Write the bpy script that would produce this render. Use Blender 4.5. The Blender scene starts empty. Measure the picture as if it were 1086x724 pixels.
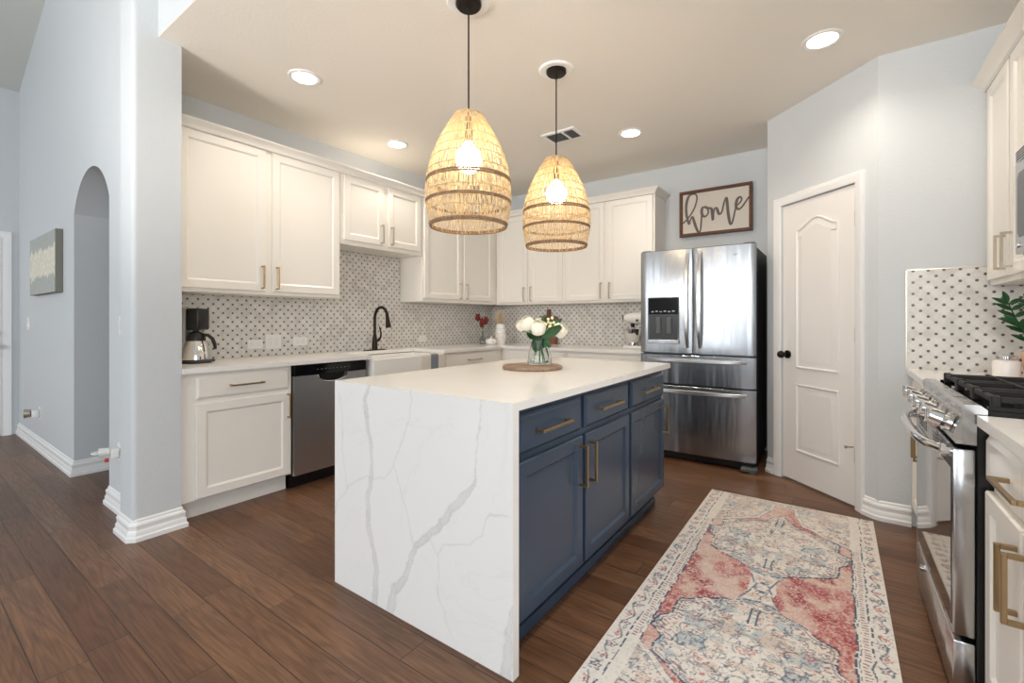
import bpy, bmesh, math, random
import numpy as np
from mathutils import Vector, Matrix
random.seed(7); rng = np.random.default_rng(7)
SC = bpy.context.scene; COL = SC.collection
PI = math.pi
# ------------------------------------------------------------------ camera, light, exposure
cd = bpy.data.cameras.new('camera'); cam = bpy.data.objects.new('camera', cd); COL.objects.link(cam)
cam.location = (0, 0, 1.18); cam.rotation_euler = (PI/2, 0, math.atan2(344, 482.67))
cd.sensor_width = 36; cd.lens = 16; cd.shift_y = -22/1086; cd.clip_start = 0.05
SC.camera = cam
vs = SC.view_settings; vs.view_transform = 'Standard'; vs.look = 'None'; vs.gamma = 1; vs.use_curve_mapping = False
vs.exposure = 0.32
SC.cycles.diffuse_bounces = 8; SC.cycles.max_bounces = 14
world = bpy.data.worlds.new('sky'); SC.world = world; world.use_nodes = True
world.node_tree.nodes['Background'].inputs[0].default_value = (0.80, 0.90, 1.0, 1)
world.node_tree.nodes['Background'].inputs[1].default_value = 1.6
def area(name, loc, rot, sx, sy, energy, col):
    l = bpy.data.lights.new(name, 'AREA'); l.shape = 'RECTANGLE'; l.size = sx; l.size_y = sy; l.energy = energy; l.color = col
    o = bpy.data.objects.new(name, l); COL.objects.link(o); o.location = loc; o.rotation_euler = rot; return o
DAY = (0.94, 0.975, 1.0)
SPOT_W, BULB, LENS_E = 18.0, 17.0, 10.0
l = bpy.data.lights.new('added_aisle_fill', 'SPOT'); l.energy = 58; l.spot_size = math.radians(140); l.spot_blend = .8; l.shadow_soft_size = .09; l.color = (1, .93, .83)
o = bpy.data.objects.new('added_aisle_fill', l); COL.objects.link(o); o.location = (-.1, 1.45, 2.72)          # added fill just above the frame, brightens aisle and rug; no fitting
for x, y, e in ((-2.2, -1.3, 150), (.1, -1.0, 110)):           # added fills behind the camera, aimed up to brighten the kitchen ceiling
    l = bpy.data.lights.new('added_ceiling_fill', 'SPOT'); l.energy = e; l.spot_size = math.radians(110); l.spot_blend = .8; l.shadow_soft_size = .18; l.color = (1, .95, .88)
    o = bpy.data.objects.new('added_ceiling_fill', l); COL.objects.link(o); o.location = (x, y, 1.75); o.rotation_euler = Vector((-.1, .8, .62)).to_track_quat('-Z', 'Y').to_euler()
WINX = (-5.6, -2.3, .6)
for x in WINX:                                                # daylight entering the living room windows
    area('daylight', (x, -4.76, 1.75), (PI/2, 0, 0), 1.5, 2.2, 56, DAY)
area('daylight', (3.26, -1.6, 1.6), (PI/2, 0, PI/2), 2.4, 2.1, 60, DAY)

# ------------------------------------------------------------------ helpers
def lin(c):
    return tuple((v/255/12.92 if v/255 <= .04045 else ((v/255+.055)/1.055)**2.4) for v in c) + (1,)
class NT:
    def __init__(s, name):
        s.m = bpy.data.materials.new(name); s.m.use_nodes = True; s.t = s.m.node_tree; s.b = s.t.nodes['Principled BSDF']
    def n(s, typ, **kw):
        x = s.t.nodes.new(typ)
        for k, v in kw.items(): setattr(x, k, v)
        return x
    def l(s, a, b): s.t.links.new(a, b)
    def put(s, sock, v):
        if hasattr(v, 'is_output'): s.l(v, sock)
        else: sock.default_value = v
    def math(s, op, a, b=0.0, c=0.0):
        x = s.n('ShaderNodeMath', operation=op)
        for i, v in enumerate((a, b, c)): s.put(x.inputs[i], v)
        return x.outputs[0]
    def mix(s, f, a, b, mode='MIX'):
        x = s.n('ShaderNodeMix', data_type='RGBA', blend_type=mode)
        s.put(x.inputs[0], f); s.put(x.inputs[6], a); s.put(x.inputs[7], b); return x.outputs[2]
    def pos(s):
        return s.n('ShaderNodeTexCoord').outputs['Object']
    def xyz(s, v):
        x = s.n('ShaderNodeSeparateXYZ'); s.l(v, x.inputs[0]); return x.outputs
    def vec(s, a, b, c):
        x = s.n('ShaderNodeCombineXYZ')
        for i, v in enumerate((a, b, c)): s.put(x.inputs[i], v)
        return x.outputs[0]
    def noise(s, v, scale, detail=2, rough=.5, dist=0):
        x = s.n('ShaderNodeTexNoise'); s.l(v, x.inputs['Vector'])
        x.inputs['Scale'].default_value = scale; x.inputs['Detail'].default_value = detail
        x.inputs['Roughness'].default_value = rough; x.inputs['Distortion'].default_value = dist; return x.outputs[0]
    def wn(s, v):
        x = s.n('ShaderNodeTexWhiteNoise', noise_dimensions='3D'); s.l(v, x.inputs[0]); return x.outputs
    def ramp(s, f, stops):
        x = s.n('ShaderNodeValToRGB'); s.l(f, x.inputs[0]); e = x.color_ramp.elements
        while len(e) < len(stops): e.new(.5)
        for i, (p, c) in enumerate(stops): e[i].position = p; e[i].color = c if len(c) == 4 else lin(c)
        return x.outputs[0]
    def bump(s, h, strength=.2, dist=.002):
        x = s.n('ShaderNodeBump'); x.inputs['Strength'].default_value = strength; x.inputs['Distance'].default_value = dist
        s.l(h, x.inputs['Height']); s.l(x.outputs[0], s.b.inputs['Normal'])
    def scale(s, v, k):
        x = s.n('ShaderNodeVectorMath', operation='MULTIPLY'); s.l(v, x.inputs[0]); x.inputs[1].default_value = k; return x.outputs[0]
def simple(name, c, rough=.5, metal=0, bump=0, bscale=200, var=0, spec=None, coat=0, trans=0):
    N = NT(name); b = N.b
    b.inputs['Base Color'].default_value = lin(c); b.inputs['Roughness'].default_value = rough; b.inputs['Metallic'].default_value = metal
    if spec is not None: b.inputs['Specular IOR Level'].default_value = spec
    if coat: b.inputs['Coat Weight'].default_value = coat
    if trans: b.inputs['Transmission Weight'].default_value = trans
    p = N.pos()
    if bump: N.bump(N.noise(p, bscale, 3), bump, .004)
    if var:
        f = N.noise(p, 9, 3); c2 = tuple(max(0, v-var) for v in c)
        N.l(N.ramp(f, [(.35, lin(c2)), (.65, lin(c))]), b.inputs['Base Color'])
    return N.m
M = {}
M['wall'] = simple('wall_paint', (207, 211, 214), .6, bump=.35, bscale=70)
M['ceil'] = simple('ceiling_paint', (240, 235, 227), .75, bump=.25, bscale=60)
M['vault'] = simple('vault_paint', (205, 206, 200), .8, bump=.25, bscale=60)
M['trim'] = simple('white_trim_paint', (240, 240, 240), .35)
M['door'] = simple('door_paint', (236, 233, 230), .38)
M['cab'] = simple('cabinet_paint', (240, 236, 229), .33, bump=.05, bscale=40)
M['navy'] = simple('navy_paint', (55, 71, 91), .26, bump=.05, bscale=40)
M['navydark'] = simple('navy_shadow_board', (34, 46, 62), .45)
M['brass'] = simple('champagne_brass', (176, 152, 116), .34, 1, bump=.05, bscale=400)
M['nickel'] = simple('satin_nickel', (196, 186, 170), .3, 1)
M['bronze'] = simple('oil_rubbed_bronze', (44, 36, 32), .38, .7)
M['black'] = simple('black_plastic', (18, 18, 19), .3)
M['blackgloss'] = simple('black_gloss', (12, 13, 15), .08)
M['iron'] = simple('cast_iron', (38, 36, 35), .55, .3, bump=.15, bscale=300)
M['chrome'] = simple('chrome', (225, 225, 225), .12, 1)
M['ceramic'] = simple('white_ceramic', (238, 236, 232), .15)
M['plate'] = simple('switch_plate_plastic', (238, 237, 233), .35)
M['grey'] = simple('grey_plastic', (92, 95, 96), .5)
M['fridgeside'] = simple('fridge_side_paint', (62, 63, 64), .45, .3)
M['red'] = simple('red_plastic', (190, 40, 40), .4)
M['leaf'] = simple('leaf_green', (58, 104, 50), .4, var=25)
M['leafdark'] = simple('leaf_dark_green', (38, 82, 44), .3, var=15)
M['stem'] = simple('stem_green', (96, 130, 70), .5)
M['petal'] = simple('cream_petal', (246, 243, 228), .6)
M['berry'] = simple('pale_berry', (236, 232, 190), .5)
M['redpetal'] = simple('rust_red_bloom', (132, 50, 34), .6, var=30)
M['straw'] = simple('dried_straw', (205, 186, 158), .8)
M['pot'] = simple('blush_pot', (216, 178, 156), .6)
M['candle'] = simple('candle_glass', (240, 234, 230), .2)
M['blind'] = simple('window_frame_white', (235, 235, 235), .4)
M['offwhite'] = simple('sign_board', (228, 219, 208), .7, bump=.1, bscale=150)
M['satin'] = simple('satin_steel', (205, 206, 208), .32, 1)
M['paintsteel'] = simple('silver_housing', (168, 170, 172), .4, .5)
M['script'] = simple('sign_lettering', (112, 103, 97), .6)
def stainless(name, c, rough, streak):
    N = NT(name); b = N.b; b.inputs['Metallic'].default_value = 1; b.inputs['Base Color'].default_value = lin(c)
    p = N.pos(); b.inputs['Anisotropic'].default_value = .5
    f = N.noise(N.scale(p, (2, 2, 400) if streak == 'h' else (400, 400, 2)), 1, 2)
    N.l(N.math('MULTIPLY_ADD', f, .12, rough-.06), b.inputs['Roughness'])
    N.bump(N.noise(N.scale(p, (9, 9, 1.2)), 1, 2), .6, .012); return N.m
M['steel'] = stainless('brushed_stainless', (158, 160, 163), .24, 'h')
M['steelrange'] = stainless('range_stainless', (190, 190, 190), .2, 'h')
M['steeldark'] = stainless('dishwasher_stainless', (205, 206, 207), .38, 'v')
M['ovenglass'] = simple('oven_mirror_glass', (150, 150, 150), .04, 1)
def wood(name, c1, c2, axis, rough=.5):
    N = NT(name); k = [30, 30, 30]; k[axis] = 3
    f = N.noise(N.scale(N.pos(), tuple(k)), 1.2, 5, .6, 1.2)
    N.l(N.ramp(f, [(.3, c1), (.7, c2)]), N.b.inputs['Base Color']); N.b.inputs['Roughness'].default_value = rough
    N.bump(f, .15, .002); return N.m
M['frame'] = wood('walnut_frame', (70, 38, 20), (112, 66, 36), 0)
M['boardwood'] = wood('round_board_wood', (104, 80, 64), (168, 140, 116), 0)
M['cutboard'] = wood('cutting_board_wood', (96, 56, 40), (140, 88, 62), 2)
# glass
N = NT('clear_glass'); N.b.inputs['Transmission Weight'].default_value = 1; N.b.inputs['Roughness'].default_value = .0; N.b.inputs['IOR'].default_value = 1.3
N.b.inputs['Base Color'].default_value = (.93, .97, .96, 1); M['glass'] = N.m
N = NT('tinted_glass'); N.b.inputs['Transmission Weight'].default_value = 1; N.b.inputs['Base Color'].default_value = (.72, .76, .76, 1); N.b.inputs['Roughness'].default_value = .02; M['tint'] = N.m
def emis(name, c, e):
    N = NT(name); N.b.inputs['Base Color'].default_value = lin(c); N.b.inputs['Emission Color'].default_value = lin(c); N.b.inputs['Emission Strength'].default_value = e; return N.m
M['lens'] = emis('ceiling_lamp_lens', (255, 240, 216), LENS_E)
M['bulb'] = emis('pendant_globe', (255, 240, 210), BULB*1.6)
# woven rattan
def rattan(name, c, tr):
    N = NT(name); p = N.pos(); f = N.noise(p, 60, 3)
    col = N.ramp(f, [(.3, tuple(v*.78 for v in c)), (.7, c)]); N.l(col, N.b.inputs['Base Color']); N.b.inputs['Roughness'].default_value = .7
    t = N.n('ShaderNodeBsdfTranslucent'); N.l(col, t.inputs[0]); mx = N.n('ShaderNodeMixShader'); mx.inputs[0].default_value = tr
    N.l(N.b.outputs[0], mx.inputs[1]); N.l(t.outputs[0], mx.inputs[2])
    N.l(mx.outputs[0], N.t.nodes['Material Output'].inputs[0]); return N.m
M['rattan'] = rattan('woven_rattan', (236, 210, 166), .24)
M['rattandark'] = rattan('dark_rattan_ring', (168, 136, 104), .1)
# plank floor
def floor_mat():
    N = NT('hand_scraped_wood_planks'); x, y, z = N.xyz(N.pos()); W, L = .125, .92
    ry = N.math('DIVIDE', N.math('SUBTRACT', y, .062), W); row = N.math('FLOOR', ry); fy = N.math('FRACT', ry)
    r1 = N.wn(N.vec(row, 3.3, 0))[0]
    rx = N.math('ADD', N.math('DIVIDE', x, L), N.math('MULTIPLY', r1, 9.7)); colm = N.math('FLOOR', rx); fx = N.math('FRACT', rx)
    idn = N.wn(N.vec(row, colm, 1.7)); idv = idn[0]
    ey = N.math('MULTIPLY', N.math('MINIMUM', fy, N.math('SUBTRACT', 1, fy)), W)
    ex = N.math('MULTIPLY', N.math('MINIMUM', fx, N.math('SUBTRACT', 1, fx)), L)
    e = N.math('MINIMUM', ex, ey); seam = N.math('LESS_THAN', e, .0013)
    off = N.math('MULTIPLY', idv, 41)
    v = N.vec(N.math('ADD', N.math('MULTIPLY', x, .75), off), N.math('MULTIPLY', y, 8), off)
    big = N.noise(v, 1.1, 2, .5, .35)
    rings = N.math('ABSOLUTE', N.math('SINE', N.math('MULTIPLY', big, 46)))
    fine = N.noise(N.vec(N.math('ADD', N.math('MULTIPLY', x, 4), off), N.math('MULTIPLY', y, 110), off), 1.0, 5, .65)
    blot = N.noise(N.vec(N.math('ADD', x, off), N.math('MULTIPLY', y, 2.4), off), 2.6, 3, .6)
    base = N.ramp(idv, [(0, (120, 84, 61)), (.35, (140, 101, 74)), (.7, (154, 114, 85)), (1, (128, 89, 64))])
    c = N.mix(N.math('MULTIPLY', N.math('POWER', rings, 4), .30), base, lin((62, 40, 28)))
    c = N.mix(N.ramp(fine, [(.35, (0, 0, 0, 1)), (.7, (.6, .6, .6, 1))]), c, lin((66, 42, 30)))
    bl = N.ramp(blot, [(.2, (0, 0, 0, 1)), (.75, (1, 1, 1, 1))])
    c = N.mix(N.math('MULTIPLY', N.math('SUBTRACT', 1, bl), .4), c, lin((58, 40, 30)))
    c = N.mix(seam, c, lin((34, 23, 17))); N.l(c, N.b.inputs['Base Color'])
    N.l(N.math('MULTIPLY_ADD', blot, .14, .29), N.b.inputs['Roughness']); N.b.inputs['Specular IOR Level'].default_value = .38
    h = N.math('ADD', N.math('MULTIPLY', N.math('MINIMUM', N.math('DIVIDE', e, .004), 1), .5), N.math('ADD', N.math('MULTIPLY', fine, .12), N.math('MULTIPLY', blot, .18)))
    N.bump(h, .35, .004); return N.m
M['floor'] = floor_mat()
# mosaic tile: diamonds with dark dots on the crossings; (a, b) are the two axes of the wall
def tile_mat(name, a):
    N = NT(name); o = N.xyz(N.pos()); u, w = o[a], o[2]; P = .046; q = .70711/P
    s = N.math('MULTIPLY', N.math('ADD', u, w), q); t = N.math('MULTIPLY', N.math('SUBTRACT', u, w), q)
    fs = N.math('FRACT', s); ft = N.math('FRACT', t)
    cs = N.math('MINIMUM', fs, N.math('SUBTRACT', 1, fs)); ct = N.math('MINIMUM', ft, N.math('SUBTRACT', 1, ft))
    dd = N.math('SQRT', N.math('ADD', N.math('MULTIPLY', cs, cs), N.math('MULTIPLY', ct, ct)))
    dot = N.math('LESS_THAN', dd, .155); ring = N.math('LESS_THAN', dd, .20)
    bow = N.math('MULTIPLY', N.math('SINE', N.math('MULTIPLY', ft, PI)), .13)      # leaf shaped tiles between the dots
    bow2 = N.math('MULTIPLY', N.math('SINE', N.math('MULTIPLY', fs, PI)), .13)
    g1 = N.math('LESS_THAN', N.math('ABSOLUTE', N.math('SUBTRACT', cs, bow)), .018)
    g2 = N.math('LESS_THAN', N.math('ABSOLUTE', N.math('SUBTRACT', ct, bow2)), .018)
    gr = N.math('MAXIMUM', N.math('MAXIMUM', g1, g2), ring)
    idv = N.wn(N.vec(N.math('FLOOR', s), N.math('FLOOR', t), 2.2))[0]
    ma = N.noise(N.scale(N.pos(), (6, 6, 6)), 1.6, 6, .6, 1.5)
    c = N.ramp(N.math('ADD', N.math('MULTIPLY', ma, .75), N.math('MULTIPLY', idv, .22)), [(.22, (192, 188, 183)), (.5, (222, 219, 214)), (.8, (234, 232, 228))])
    c = N.mix(gr, c, lin((204, 200, 194))); c = N.mix(dot, c, lin((92, 84, 80)))
    N.l(c, N.b.inputs['Base Color']); N.b.inputs['Roughness'].default_value = .3
    N.bump(N.math('SUBTRACT', 1, gr), .25, .001); return N.m
M['tileY'] = tile_mat('marble_mosaic_side', 1); M['tileX'] = tile_mat('marble_mosaic_end', 0)
# quartz, veins from a painted attribute plus faint procedural ones
def quartz(name):
    N = NT(name); at = N.n('ShaderNodeAttribute', attribute_name='vein'); p = N.pos()
    w = N.noise(p, 1.7, 5, .6, 1.2); v = N.math('SUBTRACT', 1, N.math('MULTIPLY', N.math('ABSOLUTE', N.math('SUBTRACT', w, .5)), 60))
    v = N.math('MULTIPLY', N.math('MAXIMUM', v, 0), N.math('MULTIPLY', N.noise(p, 2.3, 2), .1))
    c = N.mix(v, lin((243, 241, 238)), lin((170, 165, 160))); c = N.mix(at.outputs['Fac'], c, lin((150, 152, 154)))
    N.l(c, N.b.inputs['Base Color']); N.b.inputs['Roughness'].default_value = .16; return N.m
M['quartz'] = quartz('veined_quartz')
# rug
N = NT('distressed_rug_pile'); at = N.n('ShaderNodeAttribute', attribute_name='pile'); p = N.pos()
f = N.noise(N.scale(p, (1, 1, 1)), 420, 2)
N.l(N.mix(.12, at.outputs['Color'], N.ramp(f, [(.3, (120, 110, 105)), (.7, (255, 250, 245))]), 'MULTIPLY'), N.b.inputs['Base Color'])
N.b.inputs['Roughness'].default_value = .95; N.b.inputs['Specular IOR Level'].default_value = .1; N.bump(f, .4, .003); M['rug'] = N.m
# canvas art: grey field, heavy cream patch
N = NT('painted_canvas'); x, y, z = N.xyz(N.pos()); p = N.pos()
wob = N.math('MULTIPLY', N.math('SUBTRACT', N.noise(N.scale(p, (5, 1, 3)), 2.2, 5, .65), .5), .28)
zz = N.math('ADD', N.math('ABSOLUTE', N.math('SUBTRACT', z, .265)), wob)
mk = N.math('LESS_THAN', zz, .12); tx = N.noise(p, 38, 4)
N.l(N.mix(mk, N.ramp(tx, [(.3, (168, 172, 168)), (.7, (184, 187, 182))]), N.ramp(tx, [(.3, (205, 200, 180)), (.65, (238, 233, 216))])), N.b.inputs['Base Color'])
N.b.inputs['Roughness'].default_value = .7; N.bump(tx, .5, .004); M['art'] = N.m
M['artedge'] = simple('canvas_edge', (128, 126, 116), .7)
# towels
def towel(name, a, b, k, ax):
    N = NT(name); o = N.xyz(N.pos()); s = N.math('FRACT', N.math('MULTIPLY', o[ax], k)); f = N.math('LESS_THAN', s, .3)
    N.l(N.mix(f, lin(a), lin(b)), N.b.inputs['Base Color']); N.b.inputs['Roughness'].default_value = .9; N.bump(N.noise(N.pos(), 300, 2), .5, .003); return N.m
M['towelw'] = towel('ribbed_towel', (226, 221, 212), (206, 200, 190), 90, 2)
M['towelg'] = simple('grey_towel', (128, 134, 142), .95, bump=.3)

class G:
    """collects shapes in world coordinates, then links them as one mesh"""
    def __init__(s): s.bm = bmesh.new()
    def add(s, verts, faces):
        vv = [s.bm.verts.new(v) for v in verts]
        for f in faces:
            try: s.bm.faces.new([vv[i] for i in f])
            except ValueError: pass
        return s
    def box(s, x0, x1, y0, y1, z0, z1, bev=0, seg=1):
        x0, x1 = min(x0, x1), max(x0, x1); y0, y1 = min(y0, y1), max(y0, y1); z0, z1 = min(z0, z1), max(z0, z1)
        t = bmesh.new(); bmesh.ops.create_cube(t, size=1)
        for v in t.verts: v.co = ((x0+x1)/2+v.co.x*(x1-x0), (y0+y1)/2+v.co.y*(y1-y0), (z0+z1)/2+v.co.z*(z1-z0))
        if bev: bmesh.ops.bevel(t, geom=list(t.edges), offset=bev, segments=seg, affect='EDGES', profile=.5)
        s.merge(t); return s
    def merge(s, t):
        t.verts.index_update(); s.add([v.co.copy() for v in t.verts], [[v.index for v in f.verts] for f in t.faces]); t.free()
    def rings(s, rs, closed=True, cap0=True, cap1=True):
        n = len(rs[0]); vs_ = [p for r in rs for p in r]; fs = []
        for i in range(len(rs)-1):
            for j in range(n if closed else n-1):
                fs.append((i*n+j, i*n+(j+1) % n, (i+1)*n+(j+1) % n, (i+1)*n+j))
        if cap0: fs.append(tuple(range(n))[::-1])
        if cap1: fs.append(tuple((len(rs)-1)*n+j for j in range(n)))
        return s.add(vs_, fs)
    def cyl(s, p, q, r, r2=None, n=16, cap=True):
        p, q = Vector(p), Vector(q); d = (q-p).normalized(); a = d.orthogonal().normalized(); b = d.cross(a); r2 = r if r2 is None else r2
        ring = lambda c, k: [c+(a*math.cos(2*PI*i/n)+b*math.sin(2*PI*i/n))*k for i in range(n)]
        return s.rings([ring(p, r), ring(q, r2)], cap0=cap, cap1=cap)
    def lathe(s, c, prof, n=28, cap0=True, cap1=True):
        return s.rings([[(c[0]+r*math.cos(2*PI*i/n), c[1]+r*math.sin(2*PI*i/n), c[2]+z) for i in range(n)] for r, z in prof], cap0=cap0, cap1=cap1)
    def tube(s, pts, r, n=8, cap=True, flat=None):
        pts = [Vector(p) for p in pts]; m = len(pts); a = None; rs = []
        for i, p in enumerate(pts):
            d = (pts[min(i+1, m-1)]-pts[max(i-1, 0)]).normalized()
            if a is None: a = d.orthogonal().normalized()
            a = (a-d*a.dot(d))
            a = a.normalized() if a.length > 1e-6 else d.orthogonal().normalized()
            b = d.cross(a); k = r[i] if isinstance(r, (list, tuple)) else r
            ring = [p+(a*math.cos(2*PI*j/n)+b*math.sin(2*PI*j/n))*k for j in range(n)]
            if flat is not None: ring = [Vector((v.x, p.y+(v.y-p.y)*flat, v.z)) for v in ring]
            rs.append(ring)
        return s.rings(rs, cap0=cap, cap1=cap)
    def prism(s, poly, vec):
        v = Vector(vec); return s.rings([[Vector(p) for p in poly], [Vector(p)+v for p in poly]])
    def ball(s, c, r, u=16, w=10):
        r = r if isinstance(r, (tuple, list)) else (r, r, r); t = bmesh.new(); bmesh.ops.create_uvsphere(t, u_segments=u, v_segments=w, radius=1)
        for v in t.verts: v.co = (c[0]+v.co.x*r[0], c[1]+v.co.y*r[1], c[2]+v.co.z*r[2])
        s.merge(t); return s
    def torus(s, c, R, r, n=36, k=8):
        vs_, fs = [], []
        for i in range(n):
            for j in range(k):
                a, b = 2*PI*i/n, 2*PI*j/k; q = R+r*math.cos(b); vs_.append((c[0]+q*math.cos(a), c[1]+q*math.sin(a), c[2]+r*math.sin(b)))
                fs.append((i*k+j, ((i+1) % n)*k+j, ((i+1) % n)*k+(j+1) % k, i*k+(j+1) % k))
        return s.add(vs_, fs)
    def build(s, name, m, parent=None, smooth=True, kind=None):
        bmesh.ops.recalc_face_normals(s.bm, faces=list(s.bm.faces))
        org = root_of(parent); me = bpy.data.meshes.new(name)
        if org is not None: bmesh.ops.translate(s.bm, verts=list(s.bm.verts), vec=-org)
        s.bm.to_mesh(me); s.bm.free(); me.materials.append(M[m] if isinstance(m, str) else m)
        if smooth:
            for p in me.polygons: p.use_smooth = True
            me.set_sharp_from_angle(angle=math.radians(32))
        o = bpy.data.objects.new(name, me); COL.objects.link(o)
        if parent is not None: o.parent = parent
        if kind: o['kind'] = kind
        return o
def root_of(p):
    if p is None: return None
    while p.parent is not None: p = p.parent
    return Vector(p.location)
def thing(name, label, cat, loc, group=None):
    o = bpy.data.objects.new(name, None); COL.objects.link(o); o.location = loc; o.empty_display_size = .1
    return tag(o, label, cat, group)
def tag(o, label, cat, group=None):
    o['label'] = label; o['category'] = cat
    if group: o['group'] = group
    return o
def rebase(o, loc):
    """moves a top-level mesh's origin to loc without moving the mesh"""
    o.data.transform(Matrix.Translation(-Vector(loc))); o.location = loc; return o
def dup(root, loc, label):
    r = root.copy(); COL.objects.link(r); r.location = loc; r['label'] = label
    for ch in root.children:
        c = ch.copy(); COL.objects.link(c); c.parent = r
        for g in ch.children:
            d = g.copy(); COL.objects.link(d); d.parent = c
    return r
# a frame turns (u along the wall, v out of the wall, w up) into world coordinates
FX = lambda X: (lambda u, v, w: (X+v, u, w))       # facing +X
FnX = lambda X: (lambda u, v, w: (X-v, u, w))      # facing -X
FnY = lambda Y: (lambda u, v, w: (u, Y-v, w))      # facing -Y
def fbox(g, fr, u0, u1, v0, v1, w0, w1, bev=0, seg=1):
    a, b = fr(u0, v0, w0), fr(u1, v1, w1); return g.box(a[0], b[0], a[1], b[1], a[2], b[2], bev, seg)
def rect(fr, u0, u1, w0, w1, i, v): return [fr(u0+i, v, w0+i), fr(u1-i, v, w0+i), fr(u1-i, v, w1-i), fr(u0+i, v, w1-i)]
def panel_door(fr, u0, u1, w0, w1, fw=.052, v0=.001):
    R_ = lambda i, v: rect(fr, u0, u1, w0, w1, i, v)
    return G().rings([R_(0, v0), R_(0, .016), R_(.004, .02), R_(fw, .02), R_(fw+.012, .0105), R_(fw+.016, .0105)])
def slab_front(fr, u0, u1, w0, w1, v0=.001):
    R_ = lambda i, v: rect(fr, u0, u1, w0, w1, i, v)
    return G().rings([R_(0, v0), R_(0, .010), R_(.014, .02)])
def pull(fr, u, w, ln, vert, parent, m='brass', v0=.02, so=.034, t=.0055):
    g = G(); h = ln/2
    if vert:
        fbox(g, fr, u-t, u+t, v0+so-t, v0+so+t, w-h, w+h, .0015)
        for k in (-1, 1): fbox(g, fr, u-t, u+t, v0, v0+so-t, w+k*(h-t)-t, w+k*(h-t)+t)
    else:
        fbox(g, fr, u-h, u+h, v0+so-t, v0+so+t, w-t, w+t, .0015)
        for k in (-1, 1): fbox(g, fr, u+k*(h-t)-t, u+k*(h-t)+t, v0, v0+so-t, w-t, w+t)
    return g.build('handle', m, parent)
def cabinet(name, label, fr, u0, u1, w0, w1, depth, doors=(), drawers=(), m='cab', group=None, toe=0, pm='brass', cat='cabinet', toe_m=None, pl=.165):
    c = fr((u0+u1)/2, -depth/2, 0); r = thing(name, label, cat, (c[0], c[1], 0 if toe else w0), group)
    g = G(); fbox(g, fr, u0, u1, -depth, 0, w0, w1, .002); g.build('carcass', m, r)
    if toe:
        g = G(); fbox(g, fr, u0, u1, -depth, -toe, .0, w0-.0005); g.build('toe_kick', toe_m or m, r)
    for d in doors:
        o = panel_door(fr, *d[:4]).build('door', m, r)
        if d[4] is not None: pull(fr, d[4], d[5], pl, True, o, pm)
    for d in drawers:
        o = slab_front(fr, *d[:4]).build('drawer', m, r); pull(fr, (d[0]+d[1])/2 if len(d) < 5 else d[4], (d[2]+d[3])/2, d[5] if len(d) > 5 else .2, False, o, pm)
    return r
def sweep(g, path, prof, side=1):
    """profile [(out, z)] along a 2-D path, mitred; out is to the right of the path for side=1"""
    n = len(path); P = [Vector(p) for p in path]; rs = []
    for i in range(n):
        d0 = (P[i]-P[i-1]).normalized() if i else None; d1 = (P[i+1]-P[i]).normalized() if i < n-1 else None
        nr = lambda d: Vector((d.y, -d.x))*side
        if d0 is None: m = nr(d1)
        elif d1 is None: m = nr(d0)
        else:
            m = nr(d0)+nr(d1); m = m/ (m.length_squared/2) if m.length > 1e-6 else nr(d0)
        rs.append([(P[i].x+m.x*o, P[i].y+m.y*o, z) for o, z in prof])
    return g.rings(rs)
BASE = [(0, 0), (.026, 0), (.026, .022), (.019, .03), (.018, .05), (.013, .058), (.013, .075), (.016, .082), (.013, .092), (.006, .098), (.006, .108), (0, .116)]
def baseboard(name, path, side=1, m='trim'): return sweep(G(), path, BASE, side).build(name, m, kind='structure')
CROWN = [(0, 0), (.012, .004), (.016, .018), (.03, .034), (.044, .044), (.052, .052), (.052, .058), (0, .058)]
def crown(name, path, z, side=1): return sweep(G(), path, [(o, z+h) for o, h in CROWN], side).build(name, 'cab', kind='structure')
def struct(g, name, m, smooth=False): return g.build(name, m, smooth=smooth, kind='structure')

# ------------------------------------------------------------------ room shell
C = 2.75; XL = -3.69; YB = 4.715; XR = .98; YH = .885; XE = -6.97; A0 = Vector((-.442, 4.088)); B0 = Vector((.2, 3.465))
struct(G().box(-7.2, 3.3, -4.9, 5.0, -.1, 0), 'floor', 'floor')
struct(G().box(XL-.15, 3.2, 1.0305, YB+.15, C, C+.1).box(-3.0545, 3.2, .9155, 1.0305, C, C+.004), 'ceiling', 'ceil')
g = G(); g.add([(XE-.3, -4.9, 3.463), (-2.2, -4.9, 5.27), (-2.2, 1.2, 5.27), (XE-.3, 1.2, 3.463), (3.4, -4.9, 3.14), (3.4, 1.2, 3.14),
                (XE-.3, -4.9, 3.56), (-2.2, -4.9, 5.37), (-2.2, 1.2, 5.37), (XE-.3, 1.2, 3.56), (3.4, -4.9, 3.24), (3.4, 1.2, 3.24)],
               [(0, 1, 2, 3), (1, 4, 5, 2), (9, 8, 7, 6), (8, 11, 10, 7), (0, 3, 9, 6), (4, 10, 11, 5), (0, 6, 7, 1), (1, 7, 10, 4), (3, 2, 8, 9), (2, 5, 11, 8)])
struct(g, 'ceiling_vault', 'vault')
struct(G().box(XL-.14, XL, 1.025, YB+.1, 0, C), 'wall_left', 'wall')
struct(G().box(XL, XR+.12, YB, YB+.1, 0, C), 'wall_back', 'wall')
d = (B0-A0).normalized(); nv = Vector((d.y, -d.x))               # nv looks into the kitchen
FP = lambda s, v, w: (A0.x+d.x*s+nv.x*v, A0.y+d.y*s+nv.y*v, w)
LP = (B0-A0).length; D0, D1, DH = .142, .752, 2.045
g = G()
def pbox(s0, s1, v0, v1, w0, w1): g.rings([[FP(s0, v0, w0), FP(s1, v0, w0), FP(s1, v1, w0), FP(s0, v1, w0)], [FP(s0, v0, w1), FP(s1, v0, w1), FP(s1, v1, w1), FP(s0, v1, w1)]])
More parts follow.
